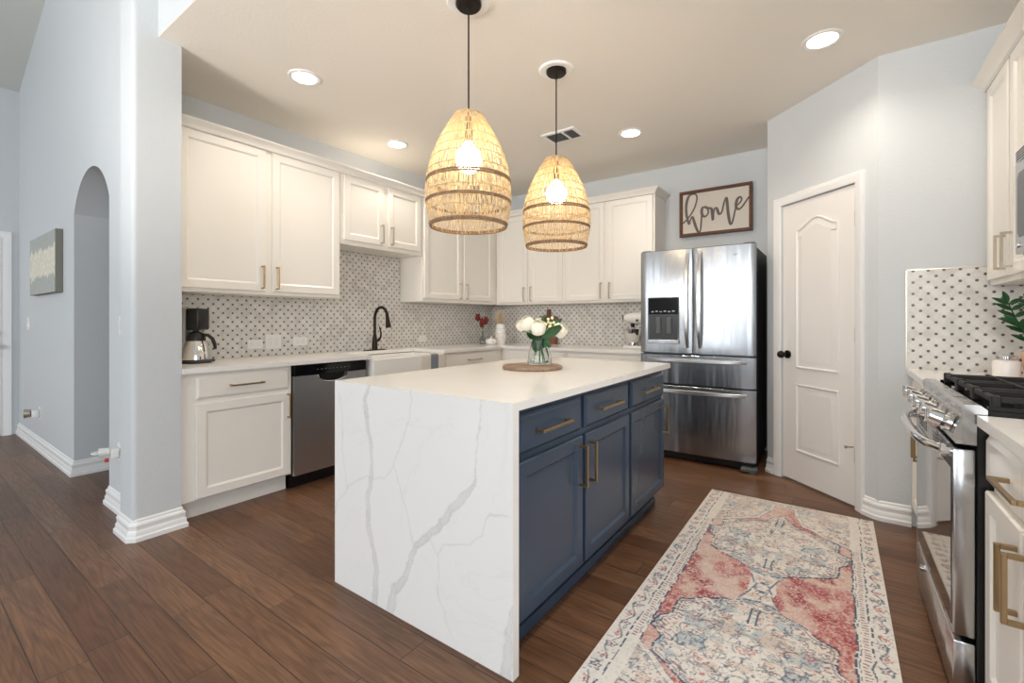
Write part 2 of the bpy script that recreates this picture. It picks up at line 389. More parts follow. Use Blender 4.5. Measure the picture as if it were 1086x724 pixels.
pbox(0, D0, -.1, 0, 0, C); pbox(D1, LP, -.1, 0, 0, C); pbox(D0, D1, -.1, 0, DH, C)
struct(g, 'wall_pantry', 'wall')
struct(G().box(A0.x, A0.x+.1, A0.y+.03, YB, 0, C), 'wall_fridge_side', 'wall')
struct(G().box(B0.x, XR+.12, B0.y, B0.y+.1, 0, C), 'wall_right_end', 'wall')
struct(G().box(XR, XR+.12, .9, B0.y, 0, C), 'wall_right', 'wall')
struct(G().box(XR+.12, 3.2, .915, 1.03, 0, C), 'wall_dining', 'wall')
# wall with the arched opening
AX0, AX1, AZ, AR, AD = -4.72, -3.83, 1.99, .27, .42
g = G(); g.box(XE, AX0, YH, YH+AD, 0, 5.2); g.box(AX1, -3.24, YH, 1.025, 0, 5.2); g.box(AX1, XL-.02, 1.025, YH+AD, 0, C-.01)
ac, aw = (AX0+AX1)/2, (AX1-AX0)/2; na = 28
Rc = (aw*aw+AR*AR)/(2*AR); aa = math.asin(aw/Rc)
pts = [(ac+Rc*math.sin(aa*(2*i/na-1)), AZ+AR-Rc+Rc*math.cos(aa*(2*i/na-1))) for i in range(na+1)]
for i in range(na):
    (xa, za), (xb, zb) = pts[i], pts[i+1]
    g.add([(xa, YH, za), (xb, YH, zb), (xb, YH, 5.2), (xa, YH, 5.2), (xa, YH+AD, za), (xb, YH+AD, zb), (xb, YH+AD, 5.2), (xa, YH+AD, 5.2)],
          [(0, 1, 2, 3), (4, 7, 6, 5), (0, 4, 5, 1)])
o = struct(g, 'wall_hall', 'wall', True)
struct(G().box(-5.6, AX0-.02, YH+AD, 3.4, 0, 2.6).box(-5.6, AX1+.02, 3.3, 3.4, 0, 2.6), 'wall_passage', 'wall')
struct(G().box(-5.6, AX1+.02, YH+AD, 3.4, 2.55, 2.65), 'ceiling_passage', 'ceil')
# pillar with rounded corner, header over the opening
PX, PY = -3.055, .80
arc = [(PX-.025+.025*math.sin(t), PY+.025-.025*math.cos(t)) for t in [PI/2*i/6 for i in range(7)]]
poly = [(-3.255, 1.025), (-3.255, PY)] + arc + [(PX, 1.025)]
struct(G().prism([(x, y, 0) for x, y in poly], (0, 0, 5.25)), 'pillar', 'wall', True)
struct(G().box(PX, 3.2, .915, 1.03, C+.0045, 5.3), 'beam', 'wall')
# living room behind the camera: entry wall, rear wall with windows, side wall with a window
struct(G().box(XE-.12, XE, -4.9, YH+AD, 0, 5.2), 'wall_entry', 'wall')
def windowed(name, axis, pos, th, a0, a1, z1, wins, zs0, zs1):
    g = G(); e = [a0] + [v for w in wins for v in w] + [a1]
    bx = (lambda p0, p1, q0, q1: g.box(p0, p1, pos-th, pos, q0, q1)) if axis == 'x' else (lambda p0, p1, q0, q1: g.box(pos, pos+th, p0, p1, q0, q1))
    for i in range(0, len(e), 2): bx(e[i], e[i+1], 0, z1)
    for w in wins: bx(w[0], w[1], 0, zs0); bx(w[0], w[1], zs1, z1)
    struct(g, name, 'wall')
wins = [(x-.75, x+.75) for x in WINX]
windowed('wall_rear', 'x', -4.6, .12, XE, 3.2, 5.2, wins, .65, 2.85)
windowed('wall_dining_side', 'y', 3.1, .12, -4.7, 1.03, 3.4, [(-2.8, -.4)], .55, 2.65)
for k, (a, b) in enumerate(wins):
    g = G()
    for x in (a+.02, (a+b)/2, b-.02): g.box(x-.025, x+.025, -4.68, -4.64, .65, 2.85)
    for z in (.68, 1.75, 2.82): g.box(a, b, -4.68, -4.64, z-.025, z+.025)
    struct(g, 'window_%d' % (k+1), 'blind')
# baseboards
cas = .075
b1 = A0+d*.0; b2 = A0+d*(D0-.067)
baseboard('baseboard_pantry', [tuple(A0+d*.005), tuple(b2)])
baseboard('baseboard_right_end', [tuple(A0+d*(D1+.06)), tuple(B0-d*.02), (B0.x+.014, B0.y), (.35, B0.y)])
baseboard('baseboard_hall', [(XE, YH), (AX0, YH), (AX0, YH+AD)])
baseboard('baseboard_recess', [(AX1, YH+.1), (AX1, YH), (-3.255, YH), (-3.255, PY), (PX-.02, PY), (PX, PY+.02), (PX, 1.025), (-3.25, 1.025)])
baseboard('baseboard_entry', [(XE, -1.2), (XE, -.165)])
# pantry door: casing, slab with two raised panels, knob, hinges
def casing(g, fr, u0, u1, h, w, t):
    prof = [(0, .006), (.012, t*.6), (.03, t*.7), (.045, t), (w-.006, t), (w, t*.5)]
    rs = []
    for (u, z, su, sz) in ((u0, 0, -1, 0), (u0, h, -1, 1), (u1, h, 1, 1), (u1, 0, 1, 0)):
        rs.append([fr(u+su*o, v, z+sz*o) for o, v in [(0, 0)]+prof+[(w, 0)]])
    return g.rings(rs)
g = casing(G(), FP, D0, D1, DH, .062, .02)
g.build('trim_1', 'trim', kind='structure')
dr = thing('door_1', 'white two panel pantry door with arched top panel in the angled wall', 'door', FP((D0+D1)/2, 0, 0)); dr['kind'] = 'structure'
g = G(); q = .006
s0, s1, w0, w1 = D0+.004, D1-.004, .014, DH-.006
g.rings([[FP(s0, -.045, w0), FP(s1, -.045, w0), FP(s1, -.045, w1), FP(s0, -.045, w1)], [FP(s0, -.012, w0), FP(s1, -.012, w0), FP(s1, -.012, w1), FP(s0, -.012, w1)]])
g.build('door_slab', 'door', dr, smooth=False)
def raised(outline, cx, cz):
    def inset(k, v):
        n = len(outline); r = []
        for i in range(n):
            p0, p1, p2 = (Vector(outline[(i+j) % n]) for j in (-1, 0, 1)); e0, e1 = (p1-p0).normalized(), (p2-p1).normalized()
            n0, n1 = Vector((-e0.y, e0.x)), Vector((-e1.y, e1.x)); m = n0+n1; m = m/max(m.length_squared/2, .3); r.append(FP(p1.x+m.x*k, v, p1.y+m.y*k))
        return r
    return G().rings([inset(0, -.013), inset(.003, -.003), inset(.009, -.001), inset(.018, -.0118), inset(.027, -.0118), inset(.055, -.002), inset(.06, -.002)])
ps0, ps1 = .272, .627; pc = (ps0+ps1)/2; hw = (ps1-ps0)/2
top = [(pc+hw*math.cos(PI*i/24), 1.838+.068*(.5+.5*math.cos(PI*math.cos(PI*i/24)))) for i in range(25)]
top = [(pc+hw-2*hw*i/24, 1.838+.07*(.5-.5*math.cos(2*PI*i/24))) for i in range(25)]
raised([(ps0, .835), (ps1, .835)]+top, pc, 1.3).build('door_panel', 'door', dr)
raised([(ps0, .232), (ps1, .232), (ps1, .722), (ps0, .722)], pc, .5).build('door_panel', 'door', dr)
g = G(); k0 = Vector(FP(.195, -.012, .93)); k1 = Vector(FP(.195, -.004, .93)); k2 = Vector(FP(.195, .03, .93)); k3 = Vector(FP(.195, .048, .93))
g.cyl(k0, k1, .03, n=20).cyl(k1, k2, .01).ball(k3, .027); g.build('door_knob', 'bronze', dr)
for z in (1.82, 1.09, .335):
    g = G(); g.cyl(FP(D1-.004, -.004, z-.045), FP(D1-.004, -.004, z+.045), .006, n=8); g.build('hinge', 'nickel', dr)
g = G(); g.cyl(FP(D1-.02, -.004, .385), FP(D1-.03, .03, .385), .005, n=8).cyl(FP(D1-.03, .03, .385), FP(D1-.036, .042, .385), .009, n=10); g.build('door_stop', 'nickel', dr)
# entry door on the far left wall
FE = FX(XE); casing(G(), FE, -.15, .765, 2.03, .07, .022).build('trim_2', 'trim', kind='structure')
dr = thing('door_2', 'white entry door with black knobs at the far left end of the hall', 'door', (XE, .3, 0)); dr['kind'] = 'structure'
g = G(); fbox(g, FE, -.147, .762, .001, .012, .02, 2.027); g.build('door_slab', 'door', dr)
for a, b in ((.2, .95), (1.15, 1.85)):
    for u in (-.05, .36): panel_door(lambda u_, v, w: FE(u_, v+.004, w), u, u+.3, a, b, .02).build('door_panel', 'door', dr)
for z in (.92, 1.055):
    g = G(); g.cyl(FE(.715, .012, z), FE(.715, .03, z), .03, n=16)
    if z < 1: g.cyl(FE(.715, .03, z), FE(.715, .05, z), .012).ball(FE(.715, .065, z), .028)
    g.build('door_knob' if z < 1 else 'deadbolt', 'black', dr)

# ------------------------------------------------------------------ cabinets
FL = FX(-3.365); FLB = FX(-3.08); FB = FnY(4.39); FBB = FnY(4.12); FR = FnX(.67); FRB = FnX(.37); FI = FX(-.905)
GU = 'white upper cabinets'; GB = 'white base cabinets'
cabinet('upper_cabinet', 'large white two-door upper cabinet above the coffee maker', FL, 1.06, 2.255, 1.367, 2.41, .324,
        [(1.10, 1.643, 1.392, 2.403, 1.613, 1.49), (1.687, 2.236, 1.392, 2.403, 1.717, 1.49)], group=GU)
cabinet('upper_cabinet', 'short white two-door upper cabinet above the sink', FL, 2.2555, 3.172, 1.823, 2.41, .324,
        [(2.285, 2.69, 1.86, 2.398, 2.66, 1.958), (2.745, 3.143, 1.86, 2.398, 2.775, 1.958)], group=GU, pm='nickel')
cabinet('upper_cabinet', 'white two-door upper cabinet in the corner right of the faucet', FL, 3.1725, 4.3895, 1.373, 2.41, .324,
        [(3.195, 3.745, 1.405, 2.403, 3.715, 1.50), (3.79, 4.295, 1.405, 2.403, 3.82, 1.50)], group=GU, pm='nickel')
cabinet('upper_cabinet', 'white two-door back-wall upper cabinet above the ribbed vase', FB, -3.364, -2.422, 1.37, 2.41, .324,
        [(-3.31, -2.905, 1.392, 2.403, -2.935, 1.485), (-2.872, -2.445, 1.392, 2.403, -2.842, 1.485)], group=GU, pm='nickel')
cabinet('upper_cabinet', 'white two-door back-wall upper cabinet next to the refrigerator', FB, -2.4215, -1.43, 1.37, 2.41, .324,
        [(-2.397, -1.95, 1.392, 2.403, -1.98, 1.49), (-1.915, -1.447, 1.392, 2.403, -1.885, 1.49)], group=GU, pm='nickel')
cabinet('upper_cabinet', 'white upper cabinet at the right edge, above the leafy plant', FR, 2.648, 3.46, 1.367, 2.41, .309,
        [(2.67, 3.035, 1.392, 2.403, 3.005, 1.505), (3.075, 3.43, 1.392, 2.403, 3.105, 1.505)], group=GU, pm='nickel')
cabinet('upper_cabinet', 'white upper cabinet directly above the microwave', FR, 1.885, 2.6475, 1.856, 2.41, .309,
        [(1.905, 2.25, 1.88, 2.403, 2.22, 1.98), (2.28, 2.63, 1.88, 2.403, 2.31, 1.98)], group=GU, pm='nickel')
crown('trim_3', [(-3.365+.02, 1.06), (-3.345, 4.37), (-1.43+.0, 4.37), (-1.43, 4.714)], 2.405)
crown('trim_4', [(.98-.33, 3.463), (.65, 1.885)], 2.405)
cabinet('base_cabinet', 'white base cabinet with one drawer under the coffee maker', FLB, 1.03, 1.682, .118, .872, .60,
        [(1.10, 1.668, .128, .69, 1.648, .60)], [(1.10, 1.66, .713, .85)], group=GB, toe=.075)
cabinet('sink_cabinet', 'white sink base cabinet under the apron front sink', FLB, 2.30, 3.165, .118, .60, .60,
        [(2.33, 2.72, .128, .585, 2.69, .5), (2.75, 3.14, .128, .585, 2.78, .5)], group=GB, toe=.075)
cabinet('base_cabinet', 'white base cabinet with a drawer to the right of the sink', FLB, 3.166, 4.1195, .118, .872, .60,
        [(3.21, 3.6, .128, .69, 3.57, .6), (3.62, 4.02, .128, .69, 3.65, .6)], [(3.21, 4.02, .713, .85)], group=GB, toe=.075, pm='nickel')
cabinet('base_cabinet', 'white back-wall base cabinet under the ribbed vase and cutting board', FBB, -3.0795, -2.25, .118, .872, .58,
        [(-2.98, -2.64, .128, .69, -2.67, .6), (-2.62, -2.27, .128, .69, -2.59, .6)], [(-2.98, -2.27, .713, .85)], group=GB, toe=.075, pm='nickel')
cabinet('base_cabinet', 'white back-wall base cabinet under the stand mixer', FBB, -2.249, -1.43, .118, .872, .58,
        [(-2.23, -1.85, .128, .69, -1.88, .6), (-1.83, -1.45, .128, .69, -1.8, .6)], [(-2.23, -1.45, .713, .85)], group=GB, toe=.075, pm='nickel')
cabinet('base_cabinet', 'white base cabinet squeezed between the range and the corner wall', FRB, 2.65, 3.455, .118, .872, .60,
        [(2.67, 3.04, .128, .69, 3.01, .56), (3.06, 3.43, .128, .69, 3.095, .56)], [(2.67, 3.43, .713, .85)], group=GB, toe=.075)
cabinet('base_cabinet', 'white base cabinet on the near side of the range, bottom right', FRB, 1.21, 1.873, .118, .872, .60,
        [(1.555, 1.868, .128, .69, 1.578, .56), (1.225, 1.545, .128, .69, 1.522, .56)], [(1.225, 1.868, .713, .85, 1.545, .2)], group=GB, toe=.075)
# island
cabinet('island_cabinet', 'navy island cabinet with two doors and two drawers, nearest the marble side', FI, 1.248, 2.3195, .118, .879, .62,
        [(1.28, 1.768, .135, .688, 1.738, .567), (1.797, 2.305, .135, .688, 1.827, .567)],
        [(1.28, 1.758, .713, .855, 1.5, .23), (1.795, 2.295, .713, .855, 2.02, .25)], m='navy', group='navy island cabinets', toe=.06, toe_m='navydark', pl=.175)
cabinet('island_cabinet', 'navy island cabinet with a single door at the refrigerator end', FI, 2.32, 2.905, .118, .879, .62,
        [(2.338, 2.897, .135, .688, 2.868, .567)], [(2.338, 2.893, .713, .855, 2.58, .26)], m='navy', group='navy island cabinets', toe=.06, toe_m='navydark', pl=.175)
tag(G().box(-.964, -.948, 1.2475, 2.92, 0, .05, .006, 2).build('base_molding', 'navy'), 'navy rounded base molding along the foot of the island', 'molding')
# island top with waterfall side and veins
VE = {'v1': [(-1.603, .906), (-1.631, .851), (-1.622, .781), (-1.597, .679), (-1.581, .594), (-1.589, .514), (-1.611, .43), (-1.611, .324), (-1.575, .229), (-1.556, .131), (-1.562, .042), (-1.575, -.02)],
 'a': [(-1.611, .522), (-1.703, .482), (-1.747, .451), (-1.825, .363), (-1.845, .303)],
 'b': [(-1.581, .515), (-1.508, .539), (-1.452, .592), (-1.432, .637), (-1.387, .711), (-1.347, .814), (-1.347, .91)],
 'c': [(-1.444, .61), (-1.395, .479), (-1.359, .406), (-1.328, .309)],
 'v2': [(-.992, .91), (-.992, .849), (-1.011, .768), (-1.02, .672), (-1.029, .605), (-1.078, .551), (-1.138, .492), (-1.19, .425), (-1.244, .375), (-1.312, .313), (-1.359, .227), (-1.387, .16), (-1.444, .1), (-1.475, -.02)],
 'd': [(-1.244, .372), (-1.222, .331), (-1.196, .308), (-1.196, .231), (-1.205, .166), (-1.169, .118), (-1.138, .039)],
 'e': [(-1.196, .316), (-1.179, .352), (-1.117, .38), (-1.039, .402), (-.992, .441), (-.979, .495), (-.956, .525), (-.877, .534)],
 'v3': [(-.84, .28), (-.862, .215), (-.878, .14), (-.888, .0)], 'f': [(-1.818, .851), (-1.793, .779), (-1.793, .63), (-1.769, .505), (-1.756, .452)]}
VW = {'v1': [.006, .011, .012, .010, .007, .012, .013, .012, .012, .013, .018, .02], 'v2': [.002, .003, .003, .003, .006, .013, .013, .014, .016, .010, .012, .014, .018, .02],
      'v3': [.004, .008, .014, .022]}
def vnoise(x, y, s, seed):
    r = np.random.default_rng(seed); T = r.random((64, 64)); X, Y = x/s, y/s; i, j = np.floor(X).astype(int), np.floor(Y).astype(int); fx, fy = X-i, Y-j
    fx = fx*fx*(3-2*fx); fy = fy*fy*(3-2*fy); t = lambda a, b: T[a % 64, b % 64]
    return (t(i, j)*(1-fx)+t(i+1, j)*fx)*(1-fy)+(t(i, j+1)*(1-fx)+t(i+1, j+1)*fx)*fy
def seg_d(x, y, a, b):
    ax, ay = a; dx, dy = b[0]-ax, b[1]-ay; t = np.clip(((x-ax)*dx+(y-ay)*dy)/(dx*dx+dy*dy+1e-12), 0, 1)
    return np.hypot(x-ax-t*dx, y-ay-t*dy), t
def veins(x, z):
    x = x+(vnoise(x, z, .03, 1)-.5)*.012+(vnoise(x, z, .009, 3)-.5)*.005; z = z+(vnoise(x, z, .03, 2)-.5)*.012; out = np.zeros_like(x)
    for k, P in VE.items():
        W = VW.get(k)
        for i in range(len(P)-1):
            dd, t = seg_d(x, z, P[i], P[i+1])
            w = (W[i]*(1-t)+W[i+1]*t) if W else .0028
            r = dd/np.maximum(w, .0026)
            v = np.where(r < 1, .20+.16*r**3 if W else .22*(1-r*.4), 0)+np.clip(1-(r-1)*2, 0, 1)*(r >= 1)*.12
            out = np.maximum(out, v*(.65+.6*vnoise(x, z, .06, 5)))
    return np.clip(out, 0, 1)
IX0, IX1, IY0, IY1, IZ, IT = -1.848, -.860, 1.212, 2.945, .9095, .029
def grid(n, m, fn):
    u, v = np.meshgrid(np.linspace(0, 1, n), np.linspace(0, 1, m), indexing='ij'); P = fn(u.ravel(), v.ravel())
    i, j = np.meshgrid(np.arange(n-1), np.arange(m-1), indexing='ij'); a = (i*m+j).ravel(); return P, np.stack([a, a+m, a+m+1, a+1], 1)
P1, F1 = grid(214, 196, lambda u, v: np.stack([IX0+u*(IX1-IX0), 0*u+IY0, v*IZ], 1))
at1 = veins(P1[:, 0], P1[:, 2])
bx = [(IX0, IY0, 0), (IX1, IY0, 0), (IX1, IY0, IZ), (IX0, IY0, IZ), (IX0, IY0+.034, 0), (IX1, IY0+.034, 0), (IX0, IY0+.034, IZ-IT), (IX1, IY0+.034, IZ-IT),
      (IX0, IY1, IZ-IT), (IX1, IY1, IZ-IT), (IX0, IY1, IZ), (IX1, IY1, IZ)]
bf = [(0, 1, 5, 4), (4, 5, 7, 6), (6, 7, 9, 8), (8, 9, 11, 10), (3, 10, 11, 2), (0, 4, 6, 8, 10, 3), (1, 2, 11, 9, 7, 5)]
n0 = len(P1); me = bpy.data.meshes.new('island_countertop')
me.from_pydata([tuple(p) for p in P1]+bx, [], [tuple(int(q) for q in f) for f in F1]+[tuple(i+n0 for i in f) for f in bf]); me.update()
at = me.attributes.new('vein', 'FLOAT', 'POINT'); at.data.foreach_set('value', np.concatenate([at1, np.zeros(len(bx))]).astype(np.float32))
me.materials.append(M['quartz']); o = bpy.data.objects.new('island_countertop', me); COL.objects.link(o)
tag(o, 'white veined quartz island worktop with waterfall side down to the floor', 'countertop'); rebase(o, (IX0/2+IX1/2, IY0/2+IY1/2, 0))
# perimeter countertops
ZC, TC = .903, .03
def slab(name, label, boxes):
    g = G()
    for b in boxes: g.box(*b, ZC-TC, ZC)
    o = g.build(name, 'quartz', smooth=False); tag(o, label, 'countertop'); return rebase(o, (sum(boxes[0][:2])/2, sum(boxes[0][2:4])/2, ZC-TC))
slab('countertop', 'white quartz worktop along the sink wall, wrapping round the back corner',
     [(XL+.001, -3.035, 1.0265, 2.318), (XL+.001, -3.467, 2.318, 3.15), (XL+.001, -3.035, 3.15, 4.084), (XL+.001, -1.43, 4.084, YB-.001)])
slab('countertop', 'short white quartz worktop between range and corner wall, under the candle', [(.33, XR-.001, 2.648, B0.y-.001)])
slab('countertop', 'white quartz worktop on the near side of the range', [(.335, XR-.001, 1.19, 1.876)])
# backsplashes
def splash(g, label, m, loc):
    o = g.build('backsplash', m, smooth=False); o['kind'] = 'structure'; tag(o, label, 'backsplash'); return o
splash(G().box(XL, XL+.008, 1.042, YB-.0085, ZC, 1.366).box(XL, XL+.008, 2.257, 3.171, 1.366, 1.822), 'marble mosaic backsplash with dark dots on the sink wall', 'tileY', 0)
splash(G().box(XL+.0005, -1.43, YB-.008, YB-.0005, ZC, 1.369), 'marble mosaic backsplash with dark dots on the back wall', 'tileX', 0)
splash(G().box(.332, XR-.001, B0.y-.008, B0.y-.0005, ZC, 1.366).box(.332, .66, B0.y-.008, B0.y-.0005, 1.366, 1.468), 'marble mosaic backsplash panel beside the range, behind the candle', 'tileX', 0)
splash(G().box(XR-.008, XR-.0005, 1.19, B0.y-.0085, ZC+.03, 1.366), 'marble mosaic backsplash on the range wall', 'tileY', 0)
G().box(.326, .332, B0.y-.01, B0.y-.0005, ZC, 1.472).box(.326, .66, B0.y-.01, B0.y-.0005, 1.468, 1.474).build('trim_5', 'nickel', kind='structure')
G().box(XL+.001, -3.10, 1.0255, 1.041, .904, 1.365).build('trim_6', 'cab', kind='structure')

# ------------------------------------------------------------------ sink, faucet, dishwasher
sk = thing('farmhouse_sink', 'white apron front farmhouse sink below the dark faucet', 'sink', (-3.23, 2.733, .62))
SX0, SX1, SY0, SY1, SZ0, SZ1 = -3.465, -3.02, 2.321, 3.147, .615, .868
g = G(); t = .028
def rr(x0, x1, y0, y1, z, r=.02):
    o = []
    for cx, cy, a0 in ((x1-r, y0+r, -PI/2), (x1-r, y1-r, 0), (x0+r, y1-r, PI/2), (x0+r, y0+r, PI)):
        for i in range(5): o.append((cx+r*math.cos(a0+PI/2*i/4), cy+r*math.sin(a0+PI/2*i/4), z))
    return o
g.rings([rr(SX0, SX1, SY0, SY1, SZ0), rr(SX0, SX1, SY0, SY1, SZ1-.005), rr(SX0+.004, SX1-.004, SY0+.004, SY1-.004, SZ1), rr(SX0+t, SX1-t, SY0+t, SY1-t, SZ1),
         rr(SX0+t+.003, SX1-t-.003, SY0+t, SY1-t, SZ1-.01), rr(SX0+t+.015, SX1-t-.015, SY0+t+.015, SY1-t-.015, SZ0+.04)])
g.build('basin', 'ceramic', sk)
g = G(); g.lathe((-3.25, 2.733, SZ0+.0405), [(.045, 0), (.045, .004), (.03, .005), (.01, .002)], 20); g.build('drain', 'chrome', sk)
fa = thing('faucet', 'dark bronze gooseneck kitchen faucet behind the white sink', 'faucet', (-3.53, 2.733, ZC))
g = G()
g.rings([[(-3.53+.03*s_*k, 2.733+.127*c_*k, ZC+h) for c_, s_ in [(math.copysign(abs(math.cos(2*PI*i/24))**.6, math.cos(2*PI*i/24)), math.sin(2*PI*i/24)) for i in range(24)]] for k, h in ((1, 0), (1, .006), (.9, .009))])
g.build('base_plate', 'bronze', fa)
g = G(); g.lathe((-3.53, 2.733, ZC+.008), [(.027, 0), (.026, .05), (.022, .1), (.017, .13), (.014, .15)], 20); g.build('faucet_body', 'bronze', fa)
R_ = .092; sp = [(-3.53, 2.733, ZC+.14), (-3.53, 2.733, 1.20)] + [(-3.53+R_-R_*math.cos(PI*i/14), 2.733, 1.20+.105*math.sin(PI*i/14)) for i in range(1, 13)]
g = G(); g.tube(sp, .0135, 12); g.build('spout', 'bronze', fa)
e0 = Vector(sp[-1]); dn = Vector((.16, 0, -1)).normalized()
g = G(); g.cyl(e0-dn*.005, e0+dn*.05, .0145, .017).cyl(e0+dn*.05, e0+dn*.125, .0175, .026).cyl(e0+dn*.125, e0+dn*.13, .026, .022); g.build('spray_head', 'bronze', fa)
g = G(); g.cyl((-3.53, 2.75, .985), (-3.53, 2.79, 1.005), .014, .012).tube([(-3.53, 2.785, 1.0), (-3.527, 2.80, 1.03), (-3.525, 2.80, 1.07), (-3.52, 2.785, 1.105), (-3.51, 2.77, 1.125)], [.009, .009, .008, .007, .005], 8); g.build('lever', 'bronze', fa)
dw = thing('dishwasher', 'stainless dishwasher with black control strip left of the sink', 'dishwasher', (-3.36, 1.99, 0))
FD = FX(-3.06); u0, u1 = 1.689, 2.288
g = G(); fbox(g, FD, u0, u1, -.58, -.03, .1, .868); g.build('tub', 'black', dw)
g = G(); fbox(g, FD, u0+.01, u1-.01, -.5, -.075, 0, .1); g.build('kick_plate', 'black', dw)
mu = (u0+u1)/2; sc = [(mu-.12*math.cos(PI*i/16), .79-.055*math.sin(PI*i/16)**.8) for i in range(17)]
g = G(); po = [(u0+.004, .10), (u1-.004, .10), (u1-.004, .79)]+[(x, z) for x, z in sc[::-1]]+[(u0+.004, .79)]
g.rings([[FD(x, -.029, z) for x, z in po], [FD(x, .0, z) for x, z in po]]); g.build('door', 'steeldark', dw, smooth=False)
g = G(); fbox(g, FD, u0+.004, u1-.004, -.029, .003, .792, .864, .003); g.build('control_panel', 'blackgloss', dw)
g = G(); g.tube([FD(x, .002, z) for x, z in sc], .005, 6); g.build('scoop_lip', 'chrome', dw)
g = G(); fbox(g, FD, mu-.125, mu+.125, -.028, -.022, .73, .792); g.build('scoop', 'black', dw)
g = G()
for i in range(9): fbox(g, FD, mu-.13+i*.032, mu-.115+i*.032, .003, .0036, .826, .832)
g.build('buttons', 'grey', dw)
# towels over the apron of the sink
def drape(u0, u1, zf, zb, t, name, label, m):
    g = G(); x = SX1+.0015; xb = SX1-.03; P = []; n = 10
    path = [(x+t, zf), (x+t, SZ1-.004), (x, SZ1+t), (xb, SZ1+t), (xb-t-.012, SZ1-.01), (xb-t-.014, zb)]; inn = [(x, zf), (x, SZ1-.001), (x-.004, SZ1+.001), (xb-.012, SZ1+.001), (xb-.013, SZ1-.012), (xb-.014, zb)]
    ring = path+inn[::-1]
    rs = []
    for i in range(n+1):
        u = u0+(u1-u0)*i/n; w = .003*math.sin(i*1.3); rs.append([(a+(abs(w) if j in (0, 1) else 0), u, b) for j, (a, b) in enumerate(ring)])
    g.rings(rs); o = g.build(name, m); tag(o, label, 'towel', 'dish towels on the sink'); return rebase(o, (x, (u0+u1)/2, zf))
drape(2.842, 2.952, .60, .75, .007, 'dish_towel', 'cream ribbed dish towel hanging over the sink front', 'towelw')
drape(2.956, 3.045, .62, .75, .007, 'dish_towel', 'grey dish towel hanging over the sink front', 'towelg')
drape(3.048, 3.12, .60, .75, .007, 'dish_towel', 'pale dish towel hanging at the right end of the sink, right of the grey one', 'towelw')

# ------------------------------------------------------------------ refrigerator
fr_ = thing('refrigerator', 'stainless french door refrigerator with two bottom drawers', 'refrigerator', (-.955, 4.28, 0))
FF = FnY(3.985); x0, x1, xm = -1.408, -.502, -.966
g = G(); g.box(x0+.008, x1-.008, 3.988, 4.66, .05, 1.765, .006); g.build('cabinet_body', 'fridgeside', fr_)
def curved(u0, u1, w0, w1, depth=.066, bow=.012, n=14, full=(x0, x1)):
    g = G(); rs = []
    for i in range(n+1):
        u = u0+(u1-u0)*i/n; k = (u-full[0])/(full[1]-full[0]); v = depth-bow+bow*(1-(2*k-1)**2)
        e = .010 if i in (0, n) else 0; r = .006
        rs.append([FF(u, .002, w0), FF(u, v-e-r, w0), FF(u, v-e, w0+r), FF(u, v-e, w1-r), FF(u, v-e-r, w1), FF(u, .002, w1)])
    return g.rings(rs)
dl = curved(x0, xm-.003, .905, 1.782).build('door', 'steel', fr_)
drr = curved(xm+.003, x1, .905, 1.782).build('door', 'steel', fr_)
dA = curved(x0, x1, .648, .893).build('drawer', 'steel', fr_)
dB = curved(x0, x1, .075, .636).build('drawer', 'steel', fr_)
def bow_handle(pts, fl, parent):
    g = G(); rs = []
    for p, a, b, ax in pts:
        p = Vector(p); ux, uy = (Vector((1, 0, 0)), Vector((0, 1, 0))) if ax == 'v' else (Vector((0, 0, 1)), Vector((0, 1, 0)))
        rs.append([p+ux*a+uy*b*.6, p+ux*a-uy*b*.5, p+ux*a*.7-uy*b, p-ux*a*.7-uy*b, p-ux*a-uy*b*.5, p-ux*a+uy*b*.6])
    g.rings(rs); return g.build('handle', 'satin', parent)
for xh, par in ((-1.004, dl), (-.906, drr)):
    pts = []
    for i in range(15):
        k = i/14; z = .955+k*.785; s_ = 1-(2*k-1)**4; pts.append((((xh), 3.915-.052*s_, z), .012+.006*math.sin(PI*k), .007, 'v'))
    bow_handle(pts, True, par)
for zh, par, xa, xb in ((.852, dA, -1.335, -.565), (.594, dB, -1.335, -.565)):
    pts = []
    for i in range(15):
        k = i/14; s_ = 1-(2*k-1)**4; pts.append(((xa+k*(xb-xa), 3.917-.05*s_, zh), .013+.004*math.sin(PI*k), .007, 'h'))
    bow_handle(pts, True, par)
ds = thing('x', '', '', (0, 0, 0)); bpy.data.objects.remove(ds)
FV = FnY(3.9195); g = G(); fbox(g, FV, -1.338, -1.072, -.004, .004, .985, 1.38, .003); dsp = g.build('dispenser', 'grey', dl)
g = G(); fbox(g, FV, -1.33, -1.08, .004, .006, 1.235, 1.374); g.build('control_screen', 'blackgloss', dsp)
g = G(); fbox(g, FV, -1.325, -1.085, .004, .005, 1.02, 1.235); g.build('recess', 'black', dsp)
g = G(); fbox(g, FV, -1.338, -1.072, .004, .022, .985, 1.02, .004); g.build('drip_tray', 'steel', dsp)
for xx in (-1.245, -1.155):
    g = G(); fbox(g, FV, xx-.022, xx+.022, .005, .016, 1.07, 1.21, .004); fbox(g, FV, xx-.012, xx+.012, .016, .019, 1.09, 1.2); g.build('paddle', 'grey', dsp)
g = G()
for i in range(6): fbox(g, FV, -1.305+i*.035, -1.285+i*.035, .006, .0065, 1.253+.004*(i % 2), 1.262+.004*(i % 2))
g.build('touch_keys', 'chrome', dsp)
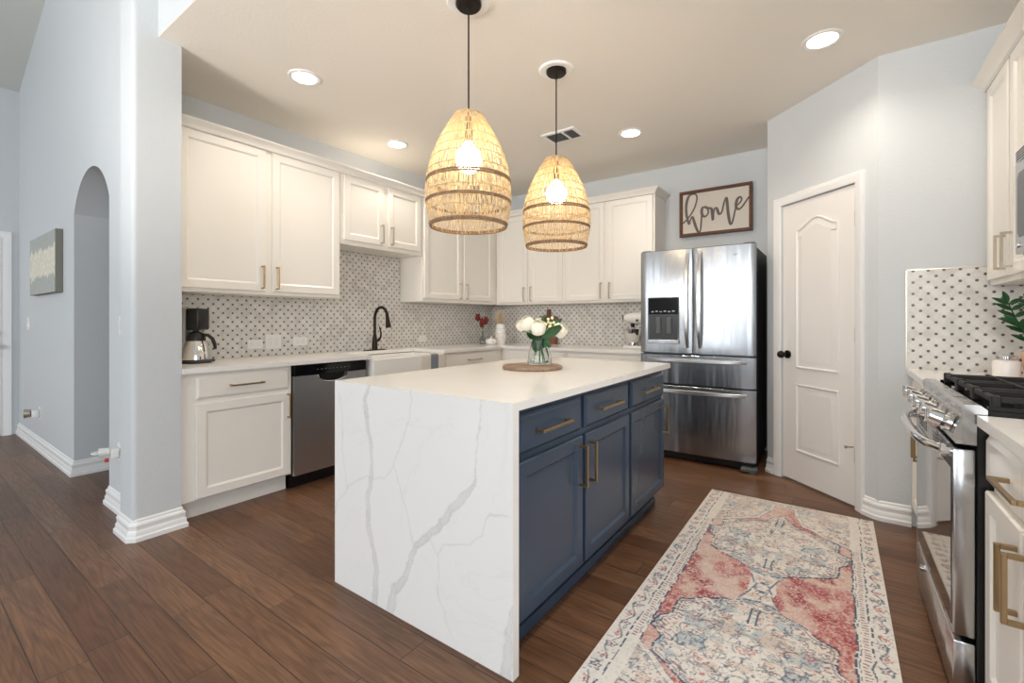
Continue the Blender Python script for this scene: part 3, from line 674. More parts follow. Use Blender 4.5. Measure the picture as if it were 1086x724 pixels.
# the maker's emblem: a slanted ring above a short word
yl = 3.985-.066+.0065; g = G(); ring = []
for i in range(33):
    a = 2*PI*i/32*.86+.6; ring.append((-.665+.030*math.cos(a), yl, 1.702+.0085*math.sin(a)+.15*.03*math.cos(a)))
g.tube(ring, [.0012+.0008*abs(math.sin(i*PI/32)) for i in range(33)], 6); g.build('emblem_ring', 'grey', drr)
tc = bpy.data.curves.new('emblem_word', 'FONT'); tc.body = 'Whirlpool'; tc.size = .0165; tc.align_x = 'CENTER'; tc.align_y = 'CENTER'; tc.extrude = .0008
to0 = bpy.data.objects.new('emblem_text', tc); COL.objects.link(to0); bpy.context.view_layer.update()
to = bpy.data.objects.new('emblem_word', bpy.data.meshes.new_from_object(to0.evaluated_get(bpy.context.evaluated_depsgraph_get()))); COL.objects.link(to); to.parent = drr; bpy.data.objects.remove(to0)
to.location = Vector((-.665, yl-.0005, 1.702))-root_of(drr); to.rotation_euler = (PI/2, 0, 0); to.data.materials.clear(); to.data.materials.append(M['grey'])
g = G(); g.box(x0+.02, x1-.02, 3.97, 3.985, .045, .07).box(x0+.03, x1-.03, 3.99, 4.02, .012, .05); g.build('kick_grille', 'black', fr_)
for xx in (x0+.07, x1-.045):
    g = G(); g.box(xx-.06, xx+.05, 3.90, 3.99, .012, .045, .006).cyl((xx+.02, 3.93, 0), (xx+.02, 3.93, .014), .03, n=14); g.build('foot', 'grey', fr_)
for xx in (x0+.05, x1-.05):
    g = G(); g.box(xx-.04, xx+.04, 3.94, 4.05, 1.766, 1.79, .006); g.build('hinge_cover', 'grey', fr_)
# sign
sg = thing('framed_sign', 'wood framed sign reading home on the wall above the refrigerator', 'sign', (-.952, 4.70, 2.015))
g = G(); w_ = .028
for b in ((-1.278, -.626, 2.013, 2.013+w_), (-1.278, -.626, 2.46-w_, 2.46), (-1.278, -1.278+w_, 2.013+w_, 2.46-w_), (-.626-w_, -.626, 2.013+w_, 2.46-w_)): g.box(b[0], b[1], 4.672, 4.714, b[2], b[3], .003)
g.build('frame', 'frame', sg); G().box(-1.25, -.654, 4.695, 4.712, 2.041, 2.432).build('board', 'offwhite', sg)
HS = [(-1.248, 2.149), (-1.216, 2.178), (-1.174, 2.228), (-1.137, 2.293), (-1.116, 2.366), (-1.121, 2.414), (-1.147, 2.428), (-1.184, 2.42), (-1.205, 2.38), (-1.216, 2.316), (-1.214, 2.239), (-1.203, 2.182), (-1.189, 2.137), (-1.174, 2.184), (-1.158, 2.204), (-1.147, 2.175), (-1.127, 2.107), (-1.106, 2.056), (-1.093, 2.046), (-1.082, 2.069), (-1.075, 2.144), (-1.07, 2.219), (-1.065, 2.272), (-1.055, 2.292), (-1.07, 2.262), (-1.068, 2.219), (-1.048, 2.194), (-1.024, 2.202), (-1.011, 2.227), (-1.019, 2.266), (-1.045, 2.291), (-1.029, 2.278), (-1.004, 2.269), (-.984, 2.263), (-.977, 2.228), (-.969, 2.147), (-.964, 2.205), (-.954, 2.256), (-.935, 2.259), (-.925, 2.231), (-.915, 2.203), (-.9, 2.201), (-.886, 2.226), (-.871, 2.297), (-.857, 2.337), (-.847, 2.341), (-.84, 2.272), (-.832, 2.187), (-.818, 2.101), (-.804, 2.094), (-.79, 2.139), (-.777, 2.2), (-.766, 2.25), (-.747, 2.268), (-.724, 2.296), (-.719, 2.321), (-.733, 2.335), (-.755, 2.316), (-.766, 2.271), (-.761, 2.234), (-.738, 2.223), (-.71, 2.247), (-.682, 2.289), (-.656, 2.326)]
def smooth_line(P, k=4):
    o = []
    for i in range(len(P)-1):
        p0, p1, p2, p3 = P[max(i-1, 0)], P[i], P[i+1], P[min(i+2, len(P)-1)]
        for j in range(k):
            t = j/k; o.append(tuple(.5*(2*b+(c-a)*t+(2*a-5*b+4*c-e)*t*t+(3*b-a-3*c+e)*t**3) for a, b, c, e in zip(p0, p1, p2, p3)))
    return o+[P[-1]]
sl = smooth_line(HS); rad = []
for i in range(len(sl)):
    dz = sl[min(i+1, len(sl)-1)][1]-sl[max(i-1, 0)][1]; rad.append(.0125 if dz < -.004 else .0075)
rad = [sum(rad[max(0, i-3):i+4])/len(rad[max(0, i-3):i+4]) for i in range(len(rad))]
G().tube([(x, 4.692, z) for x, z in sl], rad, 8, flat=.4).build('lettering', 'script', sg)

# ------------------------------------------------------------------ range, microwave
RY0, RY1 = 1.886, 2.642
ra = thing('gas_range', 'stainless gas range with five knobs and black grates along the right wall', 'range', (.65, 2.264, 0))
RF = FnX(.335)
g = G(); g.box(.337, XR-.012, RY0, RY1, .03, .90, .003); g.build('body', 'black', ra)
g = G(); g.box(.40, .9, RY0+.02, RY1-.02, 0, .03); g.build('plinth', 'black', ra)
g = G(); fbox(g, RF, RY0, RY1, .0, .05, .238, .798, .006, 2); od = g.build('oven_door', 'steelrange', ra)
g = G(); fbox(g, RF, RY0+.012, RY1-.06, .05, .0525, .262, .735, .001); g.build('oven_window', 'ovenglass', od)
for yy in (RY0+.07, RY0+.17, RY0+.27, RY1-.27, RY1-.17):
    for k in range(3): fbox(G(), RF, yy, yy+.07, .05, .0512, .752+k*.013, .759+k*.013).build('vent_slot', 'black', od)
g = G(); hp = []
for i in range(17):
    k = i/16; s_ = 1-(2*k-1)**4; hp.append((.272-.048*s_, RY0+.035+k*(RY1-RY0-.07), .783))
g.tube(hp, .0155, 12)
for k in (0, -1): g.cyl((.29, hp[k][1], .783), (.262, hp[k][1], .783), .019, .021, 14)
g.build('handle', 'chrome', od)
g = G(); fbox(g, RF, RY0, RY1, .0, .05, .055, .222, .006, 2); wd = g.build('warming_drawer', 'steelrange', ra)
g = G(); g.cyl(RF(RY1-.2, .05, .19), RF(RY1-.2, .062, .19), .012, n=12); g.build('lock_badge', 'chrome', wd)
prof = [(.337, .812), (.292, .812), (.282, .826), (.292, .862), (.312, .9), (.337, .9)]
g = G(); g.prism([(x, RY0, z) for x, z in prof], (0, RY1-RY0, 0)); cp = g.build('control_panel', 'steelrange', ra)
nk = Vector((-.93, 0, .36)).normalized()
for yk in (1.955, 2.10, 2.264, 2.42, 2.575):
    p = Vector((.290, yk, .862)); g = G(); g.cyl(p, p+nk*.012, .03, .029, 20).cyl(p+nk*.012, p+nk*.024, .018, .022, 16).cyl(p+nk*.024, p+nk*.055, .0275, .0255, 20)
    a = p+nk*.055; g.box(a.x-.006, a.x+.002, a.y-.005, a.y+.005, a.z-.02, a.z+.02, .001)
    g.build('knob', 'chrome', cp)
g = G(); g.prism([(.306, RY0, .9005), (.304, RY0, .922), (.312, RY0, .931), (.345, RY0, .931), (.36, RY0, .918), (.36, RY0, .9005)], (0, RY1-RY0, 0)); g.build('front_trim', 'steelrange', ra)
g = G(); g.box(.36, XR-.012, RY0, RY1, .9005, .918, .002).box(.36, XR-.012, RY0, RY0+.012, .918, .93).box(.36, XR-.012, RY1-.012, RY1, .918, .93); ct = g.build('cooktop', 'blackgloss', ra)
for (bx_, by_, br_) in ((.50, 2.03, .045), (.80, 2.03, .035), (.65, 2.264, .05), (.50, 2.50, .04), (.80, 2.50, .035)):
    g = G(); g.lathe((bx_, by_, .918), [(br_+.012, 0), (br_+.01, .008), (br_, .010), (br_, .018), (br_-.006, .022), (.002, .023)], 20); g.build('burner', 'iron', ct)
def grate(y0, y1):
    g = G(); xa, xb, z0, z1 = .372, .93, .935, .957; t = .008
    for yy in (y0+t, y1-t): g.box(xa, xb, yy-t, yy+t, z0+.004, z1, .003)
    for xx in (xa+t, xb-t, (xa+xb)/2): g.box(xx-t, xx+t, y0, y1, z0+.004, z1, .003)
    ym = (y0+y1)/2
    g.box(xa, xb, ym-.006, ym+.006, z0+.006, z1+.006, .002)
    for xx in (.50, .80): g.box(xx-.006, xx+.006, y0, y1, z0+.006, z1+.006, .002)
    for xx in (xa+t, xb-t):
        for yy in (y0+t, y1-t): g.box(xx-.011, xx+.011, yy-.011, yy+.011, .918, z1+.004, .003)
    return g.build('grate', 'iron', ra)
for i in range(3): grate(RY0+.014+i*.2427, RY0+.014+i*.2427+.241)
mw = thing('microwave', 'stainless over-the-range microwave at the right edge under the cabinet', 'microwave', (.785, 2.264, 1.437))
FM = FnX(.60)
g = G(); g.box(.602, XR-.001, RY0+.002, RY1-.0, 1.437, 1.852, .003); g.build('case', 'grey', mw)
g = G(); fbox(g, FM, RY0+.16, RY1-.002, -.001, .02, 1.442, 1.80, .004); md = g.build('door', 'steelrange', mw)
g = G()
for (a, b) in (((RY0+.21), RY1-.035),): g.rings([[FM(u, v, w) for u, w in [(a+.02, 1.505), (b-.02, 1.505), (b, 1.525), (b, 1.735), (b-.02, 1.755), (a+.02, 1.755), (a, 1.735), (a, 1.525)]] for v in (.02, .022)])
g.build('window', 'blackgloss', md)
g = G(); g.cyl(FM(RY1-.04, .02, 1.475), FM(RY1-.04, .025, 1.475), .011, n=14); g.build('badge', 'chrome', md)
g = G(); fbox(g, FM, RY0+.185, RY0+.2, .045, .06, 1.5, 1.76, .004); fbox(g, FM, RY0+.185, RY0+.2, .02, .046, 1.5, 1.52); fbox(g, FM, RY0+.185, RY0+.2, .02, .046, 1.74, 1.76); g.build('handle', 'chrome', md)
g = G(); fbox(g, FM, RY0+.002, RY0+.158, -.001, .02, 1.442, 1.80, .004); g.build('keypad', 'blackgloss', mw)
g = G(); fbox(g, FM, RY0+.002, RY1-.002, -.001, .02, 1.803, 1.85, .003)
gv = g.build('vent_panel', 'steelrange', mw)
for k in range(4): fbox(G(), FM, RY0+.02, RY1-.02, .02, .021, 1.809+k*.010, 1.814+k*.010).build('vent_slot', 'black', gv)

# ------------------------------------------------------------------ ceiling lamps, vent, pendants
cl = thing('ceiling_light', '', 'light', (-2.795, 1.615, C), 'recessed ceiling lights')
g = G(); g.lathe((-2.795, 1.615, C), [(.072, -.0005), (.075, -.006), (.092, -.008), (.10, -.004), (.10, 0)], 32, False, False); g.build('trim_ring', 'trim', cl)
g = G(); g.lathe((-2.795, 1.615, C), [(.072, -.003), (.05, -.0032), (.001, -.0034)], 28, False, True); g.build('lens', 'lens', cl)
ld = bpy.data.lights.new('downlight', 'SPOT'); ld.energy = SPOT_W; ld.spot_size = math.radians(150); ld.spot_blend = .7; ld.shadow_soft_size = .07; ld.color = (1, .90, .77)
lo = bpy.data.objects.new('downlight', ld); COL.objects.link(lo); lo.parent = cl; lo.location = (0, 0, -.03)
cl['label'] = 'round recessed ceiling light near the large upper cabinet'
dup(cl, (-3.186, 2.706, C), 'round recessed ceiling light near the short cabinet above the sink')
dup(cl, (-1.401, 3.678, C), 'round recessed ceiling light right of the air vent')
dup(cl, (-.064, 3.077, C), 'round recessed ceiling light nearest the angled pantry wall')
vn = thing('ceiling_vent', 'white square air vent in the ceiling behind the far pendant', 'vent', (-1.88, 3.385, C))
vx, vy = -1.88, 3.385
g = G(); g.box(vx-.16, vx+.16, vy-.11, vy+.11, C-.012, C-.0005, .005); g.build('frame', 'trim', vn)
g = G(); g.box(vx-.125, vx+.125, vy-.078, vy+.078, C-.0135, C-.012); g.build('backing', 'grey', vn)
g = G()
for i in range(12):
    if i == 7: g.box(vx-.125+i*.0215, vx-.106+i*.0215, vy-.078, vy+.078, C-.019, C-.0136)
    x = vx-.12+i*.0215; g.add([(x, vy-.078, C-.0136), (x+.007, vy-.078, C-.020), (x+.007, vy+.078, C-.020), (x, vy+.078, C-.0136)], [(0, 1, 2, 3)])
g.build('louvers', 'trim', vn, smooth=False)
PN = (-1.474, 1.70)
pd = thing('pendant_lamp', 'woven rattan pendant lamp over the near half of the island', 'lamp', (PN[0], PN[1], 1.63), 'woven rattan pendants')
g = G(); g.lathe((*PN, C), [(.06, -.0005), (.066, -.010), (.1, -.012), (.108, -.006), (.108, -.0002)], 32, False, False); g.build('ceiling_ring', 'trim', pd)
g = G(); g.lathe((*PN, C), [(.06, 0), (.062, -.022), (.055, -.03), (.01, -.032)], 24, True, True); g.build('canopy', 'bronze', pd)
g = G(); g.cyl((*PN, C-.03), (*PN, 2.17), .0042, n=8).cyl((*PN, C-.032), (*PN, C-.055), .008, .005, 8); g.build('cord', 'bronze', pd)
g = G(); g.cyl((*PN, 2.18), (*PN, 2.05), .016, .02, 12); g.build('socket', 'bronze', pd)
g = G(); g.lathe((*PN, 1.972), [(.001, -.066), (.03, -.059), (.054, -.037), (.066, 0), (.058, .032), (.036, .06), (.022, .08), (.018, .09)], 24); g.build('bulb', 'bulb', pd)
SPF = [(.050, 2.192), (.066, 2.186), (.088, 2.155), (.112, 2.115), (.136, 2.07), (.160, 2.02), (.180, 1.965), (.196, 1.905), (.205, 1.845), (.207, 1.79), (.203, 1.735), (.194, 1.685), (.184, 1.64)]
spf = smooth_line(SPF, 3)
g = G(); zr = [2.192, 2.15, 2.11, 2.06, 2.01, 1.965, 1.905, 1.862, 1.80, 1.758, 1.71, 1.672, 1.64]
def rad_at(z):
    for (r0, z0), (r1, z1) in zip(spf, spf[1:]):
        if z1 <= z <= z0: return r0+(r1-r0)*(z0-z)/(z0-z1)
    return spf[-1][0]
for layer in (0, 1):
    for zt, zb in zip(zr, zr[1:]):
        nst = 96 if layer == 0 else 64; o0 = random.uniform(0, 1)
        for i in range(nst):
            a0 = 2*PI*(i+o0+random.uniform(-.28, .28))/nst; tw = random.uniform(-.035, .035); wv = random.uniform(.0012, .0029); ro = random.uniform(-.002, .003)-.007*layer; rs = []
            for k in range(5):
                z = zt+(zb-zt)*k/4; a = a0+tw*k/4; R0 = rad_at(z)+ro+.003*math.sin(PI*k/4)*(1 if i % 2 else -1); w_ = wv*(.45+.55*min(1, R0/.14)); ca, sa = math.cos(a), math.sin(a)
                rs.append([(PN[0]+R0*ca-sa*w_, PN[1]+R0*sa+ca*w_, z), (PN[0]+(R0+.0016)*ca, PN[1]+(R0+.0016)*sa, z), (PN[0]+R0*ca+sa*w_, PN[1]+R0*sa-ca*w_, z)])
            g.rings(rs, closed=False, cap0=False, cap1=False)
sh = g.build('shade', 'rattan', pd)
g = G()
for z, t in ((2.186, .006), (2.11, .0022), (2.06, .0025), (2.01, .0025), (1.965, .0025), (1.905, .0028), (1.80, .0025), (1.71, .0022)): g.torus((*PN, z), rad_at(z)+.001, t, 48, 6)
g.build('thin_hoops', 'rattan', sh)
g = G()
for z, t in ((1.868, .0048), (1.857, .0045), (1.762, .0042), (1.754, .004), (1.652, .006), (1.642, .005)): g.torus((*PN, z), rad_at(z)+.0015, t, 48, 6)
g.build('dark_hoops', 'rattandark', sh)
dup(pd, (-1.428, 2.481, 1.63), 'woven rattan pendant lamp over the far half of the island')

# ------------------------------------------------------------------ rug
RX, RYc, RW, RL = -.265, 2.265, .44, 1.125
MED = [(0, .12), (.05, .135), (.10, .17), (.14, .19), (.20, .235), (.27, .28), (.272, .40), (.31, .44), (.32, .51), (.272, .565), (.275, .655), (.20, .70), (.15, .735), (.075, .77), (.03, .86), (0, .90)]
SPA = [(.335, .625), (.27, .665), (.21, .72), (.16, .765), (.11, .80), (.075, .90), (.055, .985), (.05, 1.05)]
n_, m_ = 240, 600
P, F = grid(n_, m_, lambda u, v: np.stack([RX-RW+u*2*RW, RYc-RL+v*2*RL, np.full_like(u, .008)], 1))
X, Y = P[:, 0]-RX, P[:, 1]-RYc
X = X+(vnoise(P[:, 0], P[:, 1], .05, 11)-.5)*.012; Y = Y+(vnoise(P[:, 0], P[:, 1], .05, 12)-.5)*.014
ax, ay = np.abs(X), np.abs(Y)
def poly_in(x, y, poly):
    ins = np.zeros(len(x), bool); n = len(poly)
    for i in range(n):
        (xa, ya), (xb, yb) = poly[i], poly[(i+1) % n]
        ins ^= ((ya > y) != (yb > y)) & (x < (xb-xa)*(y-ya)/(yb-ya+1e-12)+xa)
    return ins
def line_d(x, y, pl): return np.min(np.stack([seg_d(x, y, pl[i], pl[i+1])[0] for i in range(len(pl)-1)]), 0)
vn_ = lambda s, seed: vnoise(P[:, 0]+3, P[:, 1]+3, s, seed)
fbm = lambda s, seed: .5*vn_(s, seed)+.3*vn_(s/2, seed+1)+.2*vn_(s/4, seed+2)
CR, RED, DRED, BLUE, PALE, TAN = (np.array(c)/255. for c in ((242, 237, 231), (182, 84, 84), (152, 52, 62), (58, 76, 102), (180, 194, 203), (228, 206, 192)))
col = np.tile(CR, (len(P), 1))
def lay(mask, c, a=1.0):
    a_ = (np.clip(mask, 0, 1)*a)[:, None]; col[:] = col*(1-a_)+c*a_
near = np.clip((1.0-Y)/1.9, .25, 1)                       # the far end is more faded
inm = poly_in(ax, ay, MED+[(-.001, .9), (-.001, .12)]); field = (ax < .322)
spand = poly_in(ax, ay, SPA+[(.05, 1.2), (.335, 1.2)]) | ((ay > 1.05) & field)
redz = field & ~inm & ~spand & ~((ax < .05) & (ay < .14))
lay(fbm(.25, 20)*.8-.2, TAN, .5)
patch = np.clip((fbm(.15, 30)-.38)*4.5, .18, 1); grain = np.clip(vnoise(P[:, 0]+3, (P[:, 1]+3)*.5, .0055, 33)*.75+vn_(.012, 34)*.6-.1, 0, 1)
lay(redz*1.0, TAN*.93+RED*.07, .8); lay(redz*patch*grain, RED, 1); lay(redz*np.clip((fbm(.11, 40)-.5)*5, 0, 1)*(vn_(.006, 41) > .35), DRED, .75)
lay(redz*(vn_(.005, 44) > .74), CR, .55)
motif = (inm | spand) & field
hub = (ax < .024+.33*ay) & (ay < .15); lay(hub, CR, .85); lay(field*(ay < .135)*(np.abs(ax-.024-.33*ay) < .004)*(vn_(.012, 81) > .3), BLUE, .7); motif = motif | hub
def scrib(s, seed, wd):
    v = vnoise(ax*1.0+5, ay+5, s, seed)*.6+vnoise(ax+7, ay+7, s/2, seed+1)*.4; return np.clip(1.6-np.abs(v-.5)/wd, 0, 1)
thr = .6+.4*vn_(.0045, 48)                                # woven threads break up every colour
lay(motif*np.clip((vnoise(ax+2, ay+2, .055, 50)*.6+vnoise(ax+2, ay+2, .027, 51)*.4-.56)*12, 0, 1)*thr, PALE, .8)
lay(motif*np.clip((vnoise(ax+4, ay+4, .06, 52)-.66)*12, 0, 1)*thr, TAN, .8)
for sd, sz, w_, t_, c_, a_ in ((60, .05, .014, .32, BLUE, .85), (64, .032, .017, .42, BLUE, .8), (66, .02, .024, .52, BLUE*.9, .7), (70, .042, .018, .62, RED, .6), (74, .028, .022, .5, BLUE*.6+TAN*.4, .7)):
    lay(motif*scrib(sz, sd, w_)*(vn_(.025, sd+1) > t_)*thr, c_, a_)
for (cx, cy, r) in ((0, .47, .03), (.12, .60, .026), (.19, .37, .022), (.23, .93, .03), (.09, .30, .016)):
    dd = np.hypot(ax-cx, ay-cy); ang = np.arctan2(ay-cy, ax-cx)
    lay(motif*np.clip(1.5-np.abs(dd-r*(.8+.16*np.cos(5*ang+cx*30)))/.004, 0, 1)*(vn_(.014, 79) > .35)*thr, RED, .6); lay(motif*(dd < r*.35)*thr, RED*.6+TAN*.4, .6)
    lay(motif*np.clip(1.5-np.abs(dd-r*1.35)/.003, 0, 1)*(vn_(.012, 78) > .45)*thr, BLUE, .6)
for (cx, cy) in ((0, .24), (0, .78)):
    lay(((np.abs(ax-.014) < .004) & (np.abs(ay-cy) < .055)), BLUE, .75)
ml = line_d(ax, ay, MED); brk = vn_(.012, 80) > .33
lay(field*(np.abs(ml-.0) < .0042)*brk, BLUE, .8); lay(field*inm*(np.abs(ml-.014) < .0026)*brk, BLUE, .45)
lay(field*inm*(np.abs(ml-.03) < .007)*(np.mod(ay*1.0+ax*.4, .022) < .008), DRED*.6+BLUE*.4, .55)
sl_ = line_d(ax, ay, SPA); lay(field*(np.abs(sl_) < .0035)*brk, BLUE, .55); lay(field*spand*(np.abs(sl_-.022) < .0028)*brk, BLUE, .4); lay(field*spand*(sl_ < .02), CR, .6)
# borders
bl = lambda c, w: np.abs(ax-c) < w
lay((ax >= .322)*(ax < .44), CR, .9); lay(bl(.325, .0035)*(vn_(.014, 90) > .28)*(ay < .63), BLUE, .85); lay(bl(.371, .003)*(vn_(.014, 92) > .3), BLUE, .8)
lay(bl(.335, .002)*(vn_(.014, 93) > .45)*(ay < .63), BLUE, .6)
lay(bl(.352, .0085)*(np.mod(ay, .0175) < .0062)*(ay < .62), DRED*.55+np.array((.3, .3, .34))*.45, .6)
bo = (ax > .378) & (ax < .432); ph = np.mod(ay, .135)
for (cy, r) in ((.03, .019), (.10, .016)):
    dd = np.hypot(ax-.405, ph-cy); ang = np.arctan2(ph-cy, ax-.405)
    lay(bo*(np.abs(dd-r*(.75+.25*np.cos(5*ang+cy*50))) < .004)*(vn_(.01, 96) > .3), RED if cy > .05 else BLUE, .6); lay(bo*(dd < .005), DRED, .7)
lay(bo*(np.abs(ax-.405-.016*np.sin(ay*46)) < .0028)*(vn_(.015, 97) > .35), BLUE, .6); lay(bo*scrib(.03, 98, .02)*(vn_(.02, 99) > .5), BLUE, .45)
wear = np.clip((fbm(.2, 110)-.5)*3, 0, 1)*(.5+.5*vn_(.006, 111)); lay(wear, CR, .4)
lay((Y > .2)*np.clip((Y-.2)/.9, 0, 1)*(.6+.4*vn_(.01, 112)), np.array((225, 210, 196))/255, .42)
lay(np.clip(vn_(.0075, 113)*2-1, 0, 1), CR*.78, .3)
clin = np.where(col <= .04045, col/12.92, ((np.clip(col, 0, 1)+.055)/1.055)**2.4)
rim = [(RX-RW, RYc-RL, 0), (RX+RW, RYc-RL, 0), (RX+RW, RYc+RL, 0), (RX-RW, RYc+RL, 0)]
me = bpy.data.meshes.new('area_rug'); k0 = len(P); corner = [0, (n_-1)*m_, n_*m_-1, m_-1]
me.from_pydata([tuple(p) for p in P]+rim, [], [tuple(int(q) for q in f) for f in F]+[(k0+i, k0+(i+1) % 4, corner[(i+1) % 4], corner[i]) for i in range(4)]+[(k0+3, k0+2, k0+1, k0)]); me.update()
at = me.attributes.new('pile', 'FLOAT_COLOR', 'POINT'); buf = np.ones((len(P)+4, 4), np.float32); buf[:len(P), :3] = clin; buf[len(P):, :3] = .6; at.data.foreach_set('color', buf.ravel())
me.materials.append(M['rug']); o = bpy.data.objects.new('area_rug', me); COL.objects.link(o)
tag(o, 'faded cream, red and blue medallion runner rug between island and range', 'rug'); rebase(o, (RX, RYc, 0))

# ------------------------------------------------------------------ things on the counters
cm = thing('coffee_maker', 'stainless and black drip coffee maker with carafe on the left worktop', 'coffee maker', (-3.45, 1.25, ZC))
cx, cy = -3.45, 1.25
g = G(); g.lathe((cx+.02, cy, ZC), [(.092, 0), (.094, .006), (.092, .012), (.084, .014)], 28); g.box(cx-.11, cx-.03, cy-.085, cy+.045, ZC+.0005, ZC+.014, .004); g.build('base', 'black', cm)
g = G(); g.box(cx-.11, cx-.055, cy-.085, cy+.0, ZC+.014, ZC+.14, .006, 2).box(cx-.11, cx+.055, cy-.09, cy-.0445, ZC+.14, ZC+.362, .008, 2); g.build('water_column', 'paintsteel', cm)
g = G(); g.box(cx-.055, cx+.06, cy-.044, cy+.044, ZC+.215, ZC+.358, .014, 3); g.build('brew_head', 'black', cm)
g = G(); g.lathe((cx+.02, cy, ZC+.0145), [(.080, 0), (.085, .01), (.082, .04), (.068, .1), (.056, .13)], 28); ca = g.build('carafe', 'chrome', cm)
g = G(); g.lathe((cx+.02, cy, ZC+.145), [(.056, 0), (.054, .03), (.043, .052), (.02, .06), (.018, .068)], 24); g.build('carafe_lid', 'black', ca)
g = G(); g.tube([(cx+.02, cy+.045, ZC+.185), (cx+.02, cy+.08, ZC+.182), (cx+.02, cy+.108, ZC+.16), (cx+.02, cy+.123, ZC+.125), (cx+.02, cy+.128, ZC+.09)], [.009, .011, .012, .012, .009], 10); g.build('carafe_handle', 'black', ca)
cm.rotation_euler = (0, 0, -math.radians(54.5))
def plate(name, label, fr, u, w, pw, ph, inner, m='plate'):
    c = fr(u, 0, w-ph/2); t = thing(name, label, 'switch' if 'switch' in name else 'outlet', c)
    g = G(); fbox(g, fr, u-pw/2, u+pw/2, 0, .006, w-ph/2, w+ph/2, .002); pl_ = g.build('cover_plate', m, t)
    g = G()
    for (du, dw_, a, b) in inner: fbox(g, fr, u+du-a/2, u+du+a/2, .006, .009, w+dw_-b/2, w+dw_+b/2, .001)
    g.build('sockets' if 'outlet' in name else 'rocker', 'ceramic', t); return t
FT = FX(XL+.0085)
plate('wall_outlet', 'white wall outlet on the mosaic next to the coffee maker', FT, 1.722, .997, .115, .07, [(-.022, 0, .03, .034), (.022, 0, .03, .034)])
plate('light_switch', 'white double wall switch between two outlets on the mosaic', FT, 1.862, 1.012, .125, .115, [(-.024, 0, .033, .066), (.024, 0, .033, .066)])
plate('wall_outlet', 'white wall outlet on the mosaic above the dishwasher', FT, 2.088, 1.008, .125, .072, [(-.022, 0, .03, .034), (.022, 0, .03, .034)])
plate('wall_outlet', 'white wall outlet on the mosaic right of the faucet', FT, 3.483, .985, .11, .07, [(-.022, 0, .03, .034), (.022, 0, .03, .034)])
FH = FnY(YH)
plate('light_switch', 'white switch plate on the hall wall left of the arch', FH, -6.45, 1.15, .115, .12, [(-.024, 0, .033, .066), (.024, 0, .033, .066)])
plate('light_switch', 'white switch plate on the narrow wall between arch and pillar', FH, -3.57, 1.15, .075, .12, [(0, 0, .033, .066)])
plate('wall_outlet', 'white wall outlet low on the hall wall behind the round plug-in', FH, -5.92, .335, .075, .115, [(0, .024, .034, .03), (0, -.024, .034, .03)])
plate('wall_outlet', 'white wall outlet low on the narrow wall beside the pillar', FH, -3.60, .37, .075, .115, [(0, .024, .034, .03), (0, -.024, .034, .03)])
pi_ = thing('plug_in_freshener', 'white and grey plug-in air freshener low on the hall wall', 'air freshener', (-5.92, YH-.01, .335))
G().box(-5.95, -5.89, YH-.06, YH-.0095, .305, .37, .01, 2).build('plug', 'plate', pi_)
g = G(); g.cyl((-5.93, YH-.06, .345), (-5.94, YH-.10, .345), .035, .042, 18); g.build('cap', 'nickel', pi_)
pi_ = thing('plug_in_freshener', 'white plug-in air freshener with red liquid beside the pillar', 'air freshener', (-3.60, YH-.01, .36))
G().box(-3.625, -3.575, YH-.05, YH-.0095, .345, .40, .008, 2).build('plug', 'plate', pi_)
g = G(); g.cyl((-3.605, YH-.05, .385), (-3.615, YH-.1, .385), .022, .028, 16); g.torus((-3.615, YH-.1, .385), .03, .005, 20, 6); g.build('cap', 'ceramic', pi_)
g = G(); g.lathe((-3.60, YH-.065, .318), [(.008, .006), (.011, .01), (.011, .02), (.008, .028)], 14); g.build('refill', 'red', pi_)
ar = thing('canvas_art', 'square grey canvas with a cream textured patch on the hall wall', 'painting', (-5.56, YH-.001, 1.41))
g = G(); g.box(-6.06, -5.06, YH-.046, YH-.001, 1.41, 1.917, .003); g.build('stretcher', 'artedge', ar)
g = G(); g.box(-6.055, -5.065, YH-.0475, YH-.046, 1.414, 1.913); g.build('painted_face', 'art', ar)

# little vases and crocks in the back corner
def blob(g, c, r, seed, k=.18, u=14, w=9):
    t = bmesh.new(); bmesh.ops.create_uvsphere(t, u_segments=u, v_segments=w, radius=1); rd = random.Random(seed); ph = [rd.uniform(0, 6) for _ in range(3)]
    for v in t.verts:
        q = 1+k*math.sin(v.co.x*4+ph[0])*math.sin(v.co.y*4+ph[1])*math.sin(v.co.z*3+ph[2]); v.co = (c[0]+v.co.x*r[0]*q, c[1]+v.co.y*r[1]*q, c[2]+v.co.z*r[2]*q)
    g.merge(t); return g
bx_, by_ = -3.43, 4.21
vb = thing('bud_vase', 'small smoked glass bud vase holding red blooms in the back corner', 'vase', (bx_, by_, ZC))
g = G(); g.lathe((bx_, by_, ZC), [(.03, 0), (.036, .004), (.037, .04), (.03, .075), (.014, .1), (.012, .14), (.016, .148), (.012, .146), (.009, .1), (.026, .07), (.032, .035), (.03, .008)], 22); g.build('glass', 'tint', vb)
rb = thing('red_blooms', 'dried rust red blooms standing in the smoked bud vase', 'flowers', (bx_, by_, ZC+.02))
for i, (dx, dy, dz) in enumerate(((-.05, -.03, .315), (.035, .02, .28), (-.01, .0, .235), (.01, -.03, .26))):
    g = G(); g.tube([(bx_, by_, ZC+.02), (bx_+dx*.1, by_+dy*.1, ZC+.15), (bx_+dx, by_+dy, ZC+dz-.02)], .002, 6); g.build('stem', 'stem', rb)
    g = G(); blob(g, (bx_+dx, by_+dy, ZC+dz), (.026, .026, .045), i, .5); g.build('bloom', 'redpetal', rb)
sx, sy = -3.27, 4.17
sb = thing('lidded_crock', 'small white pumpkin-shaped lidded crock in the back corner', 'jar', (sx, sy, ZC))
g = G()
rs = []
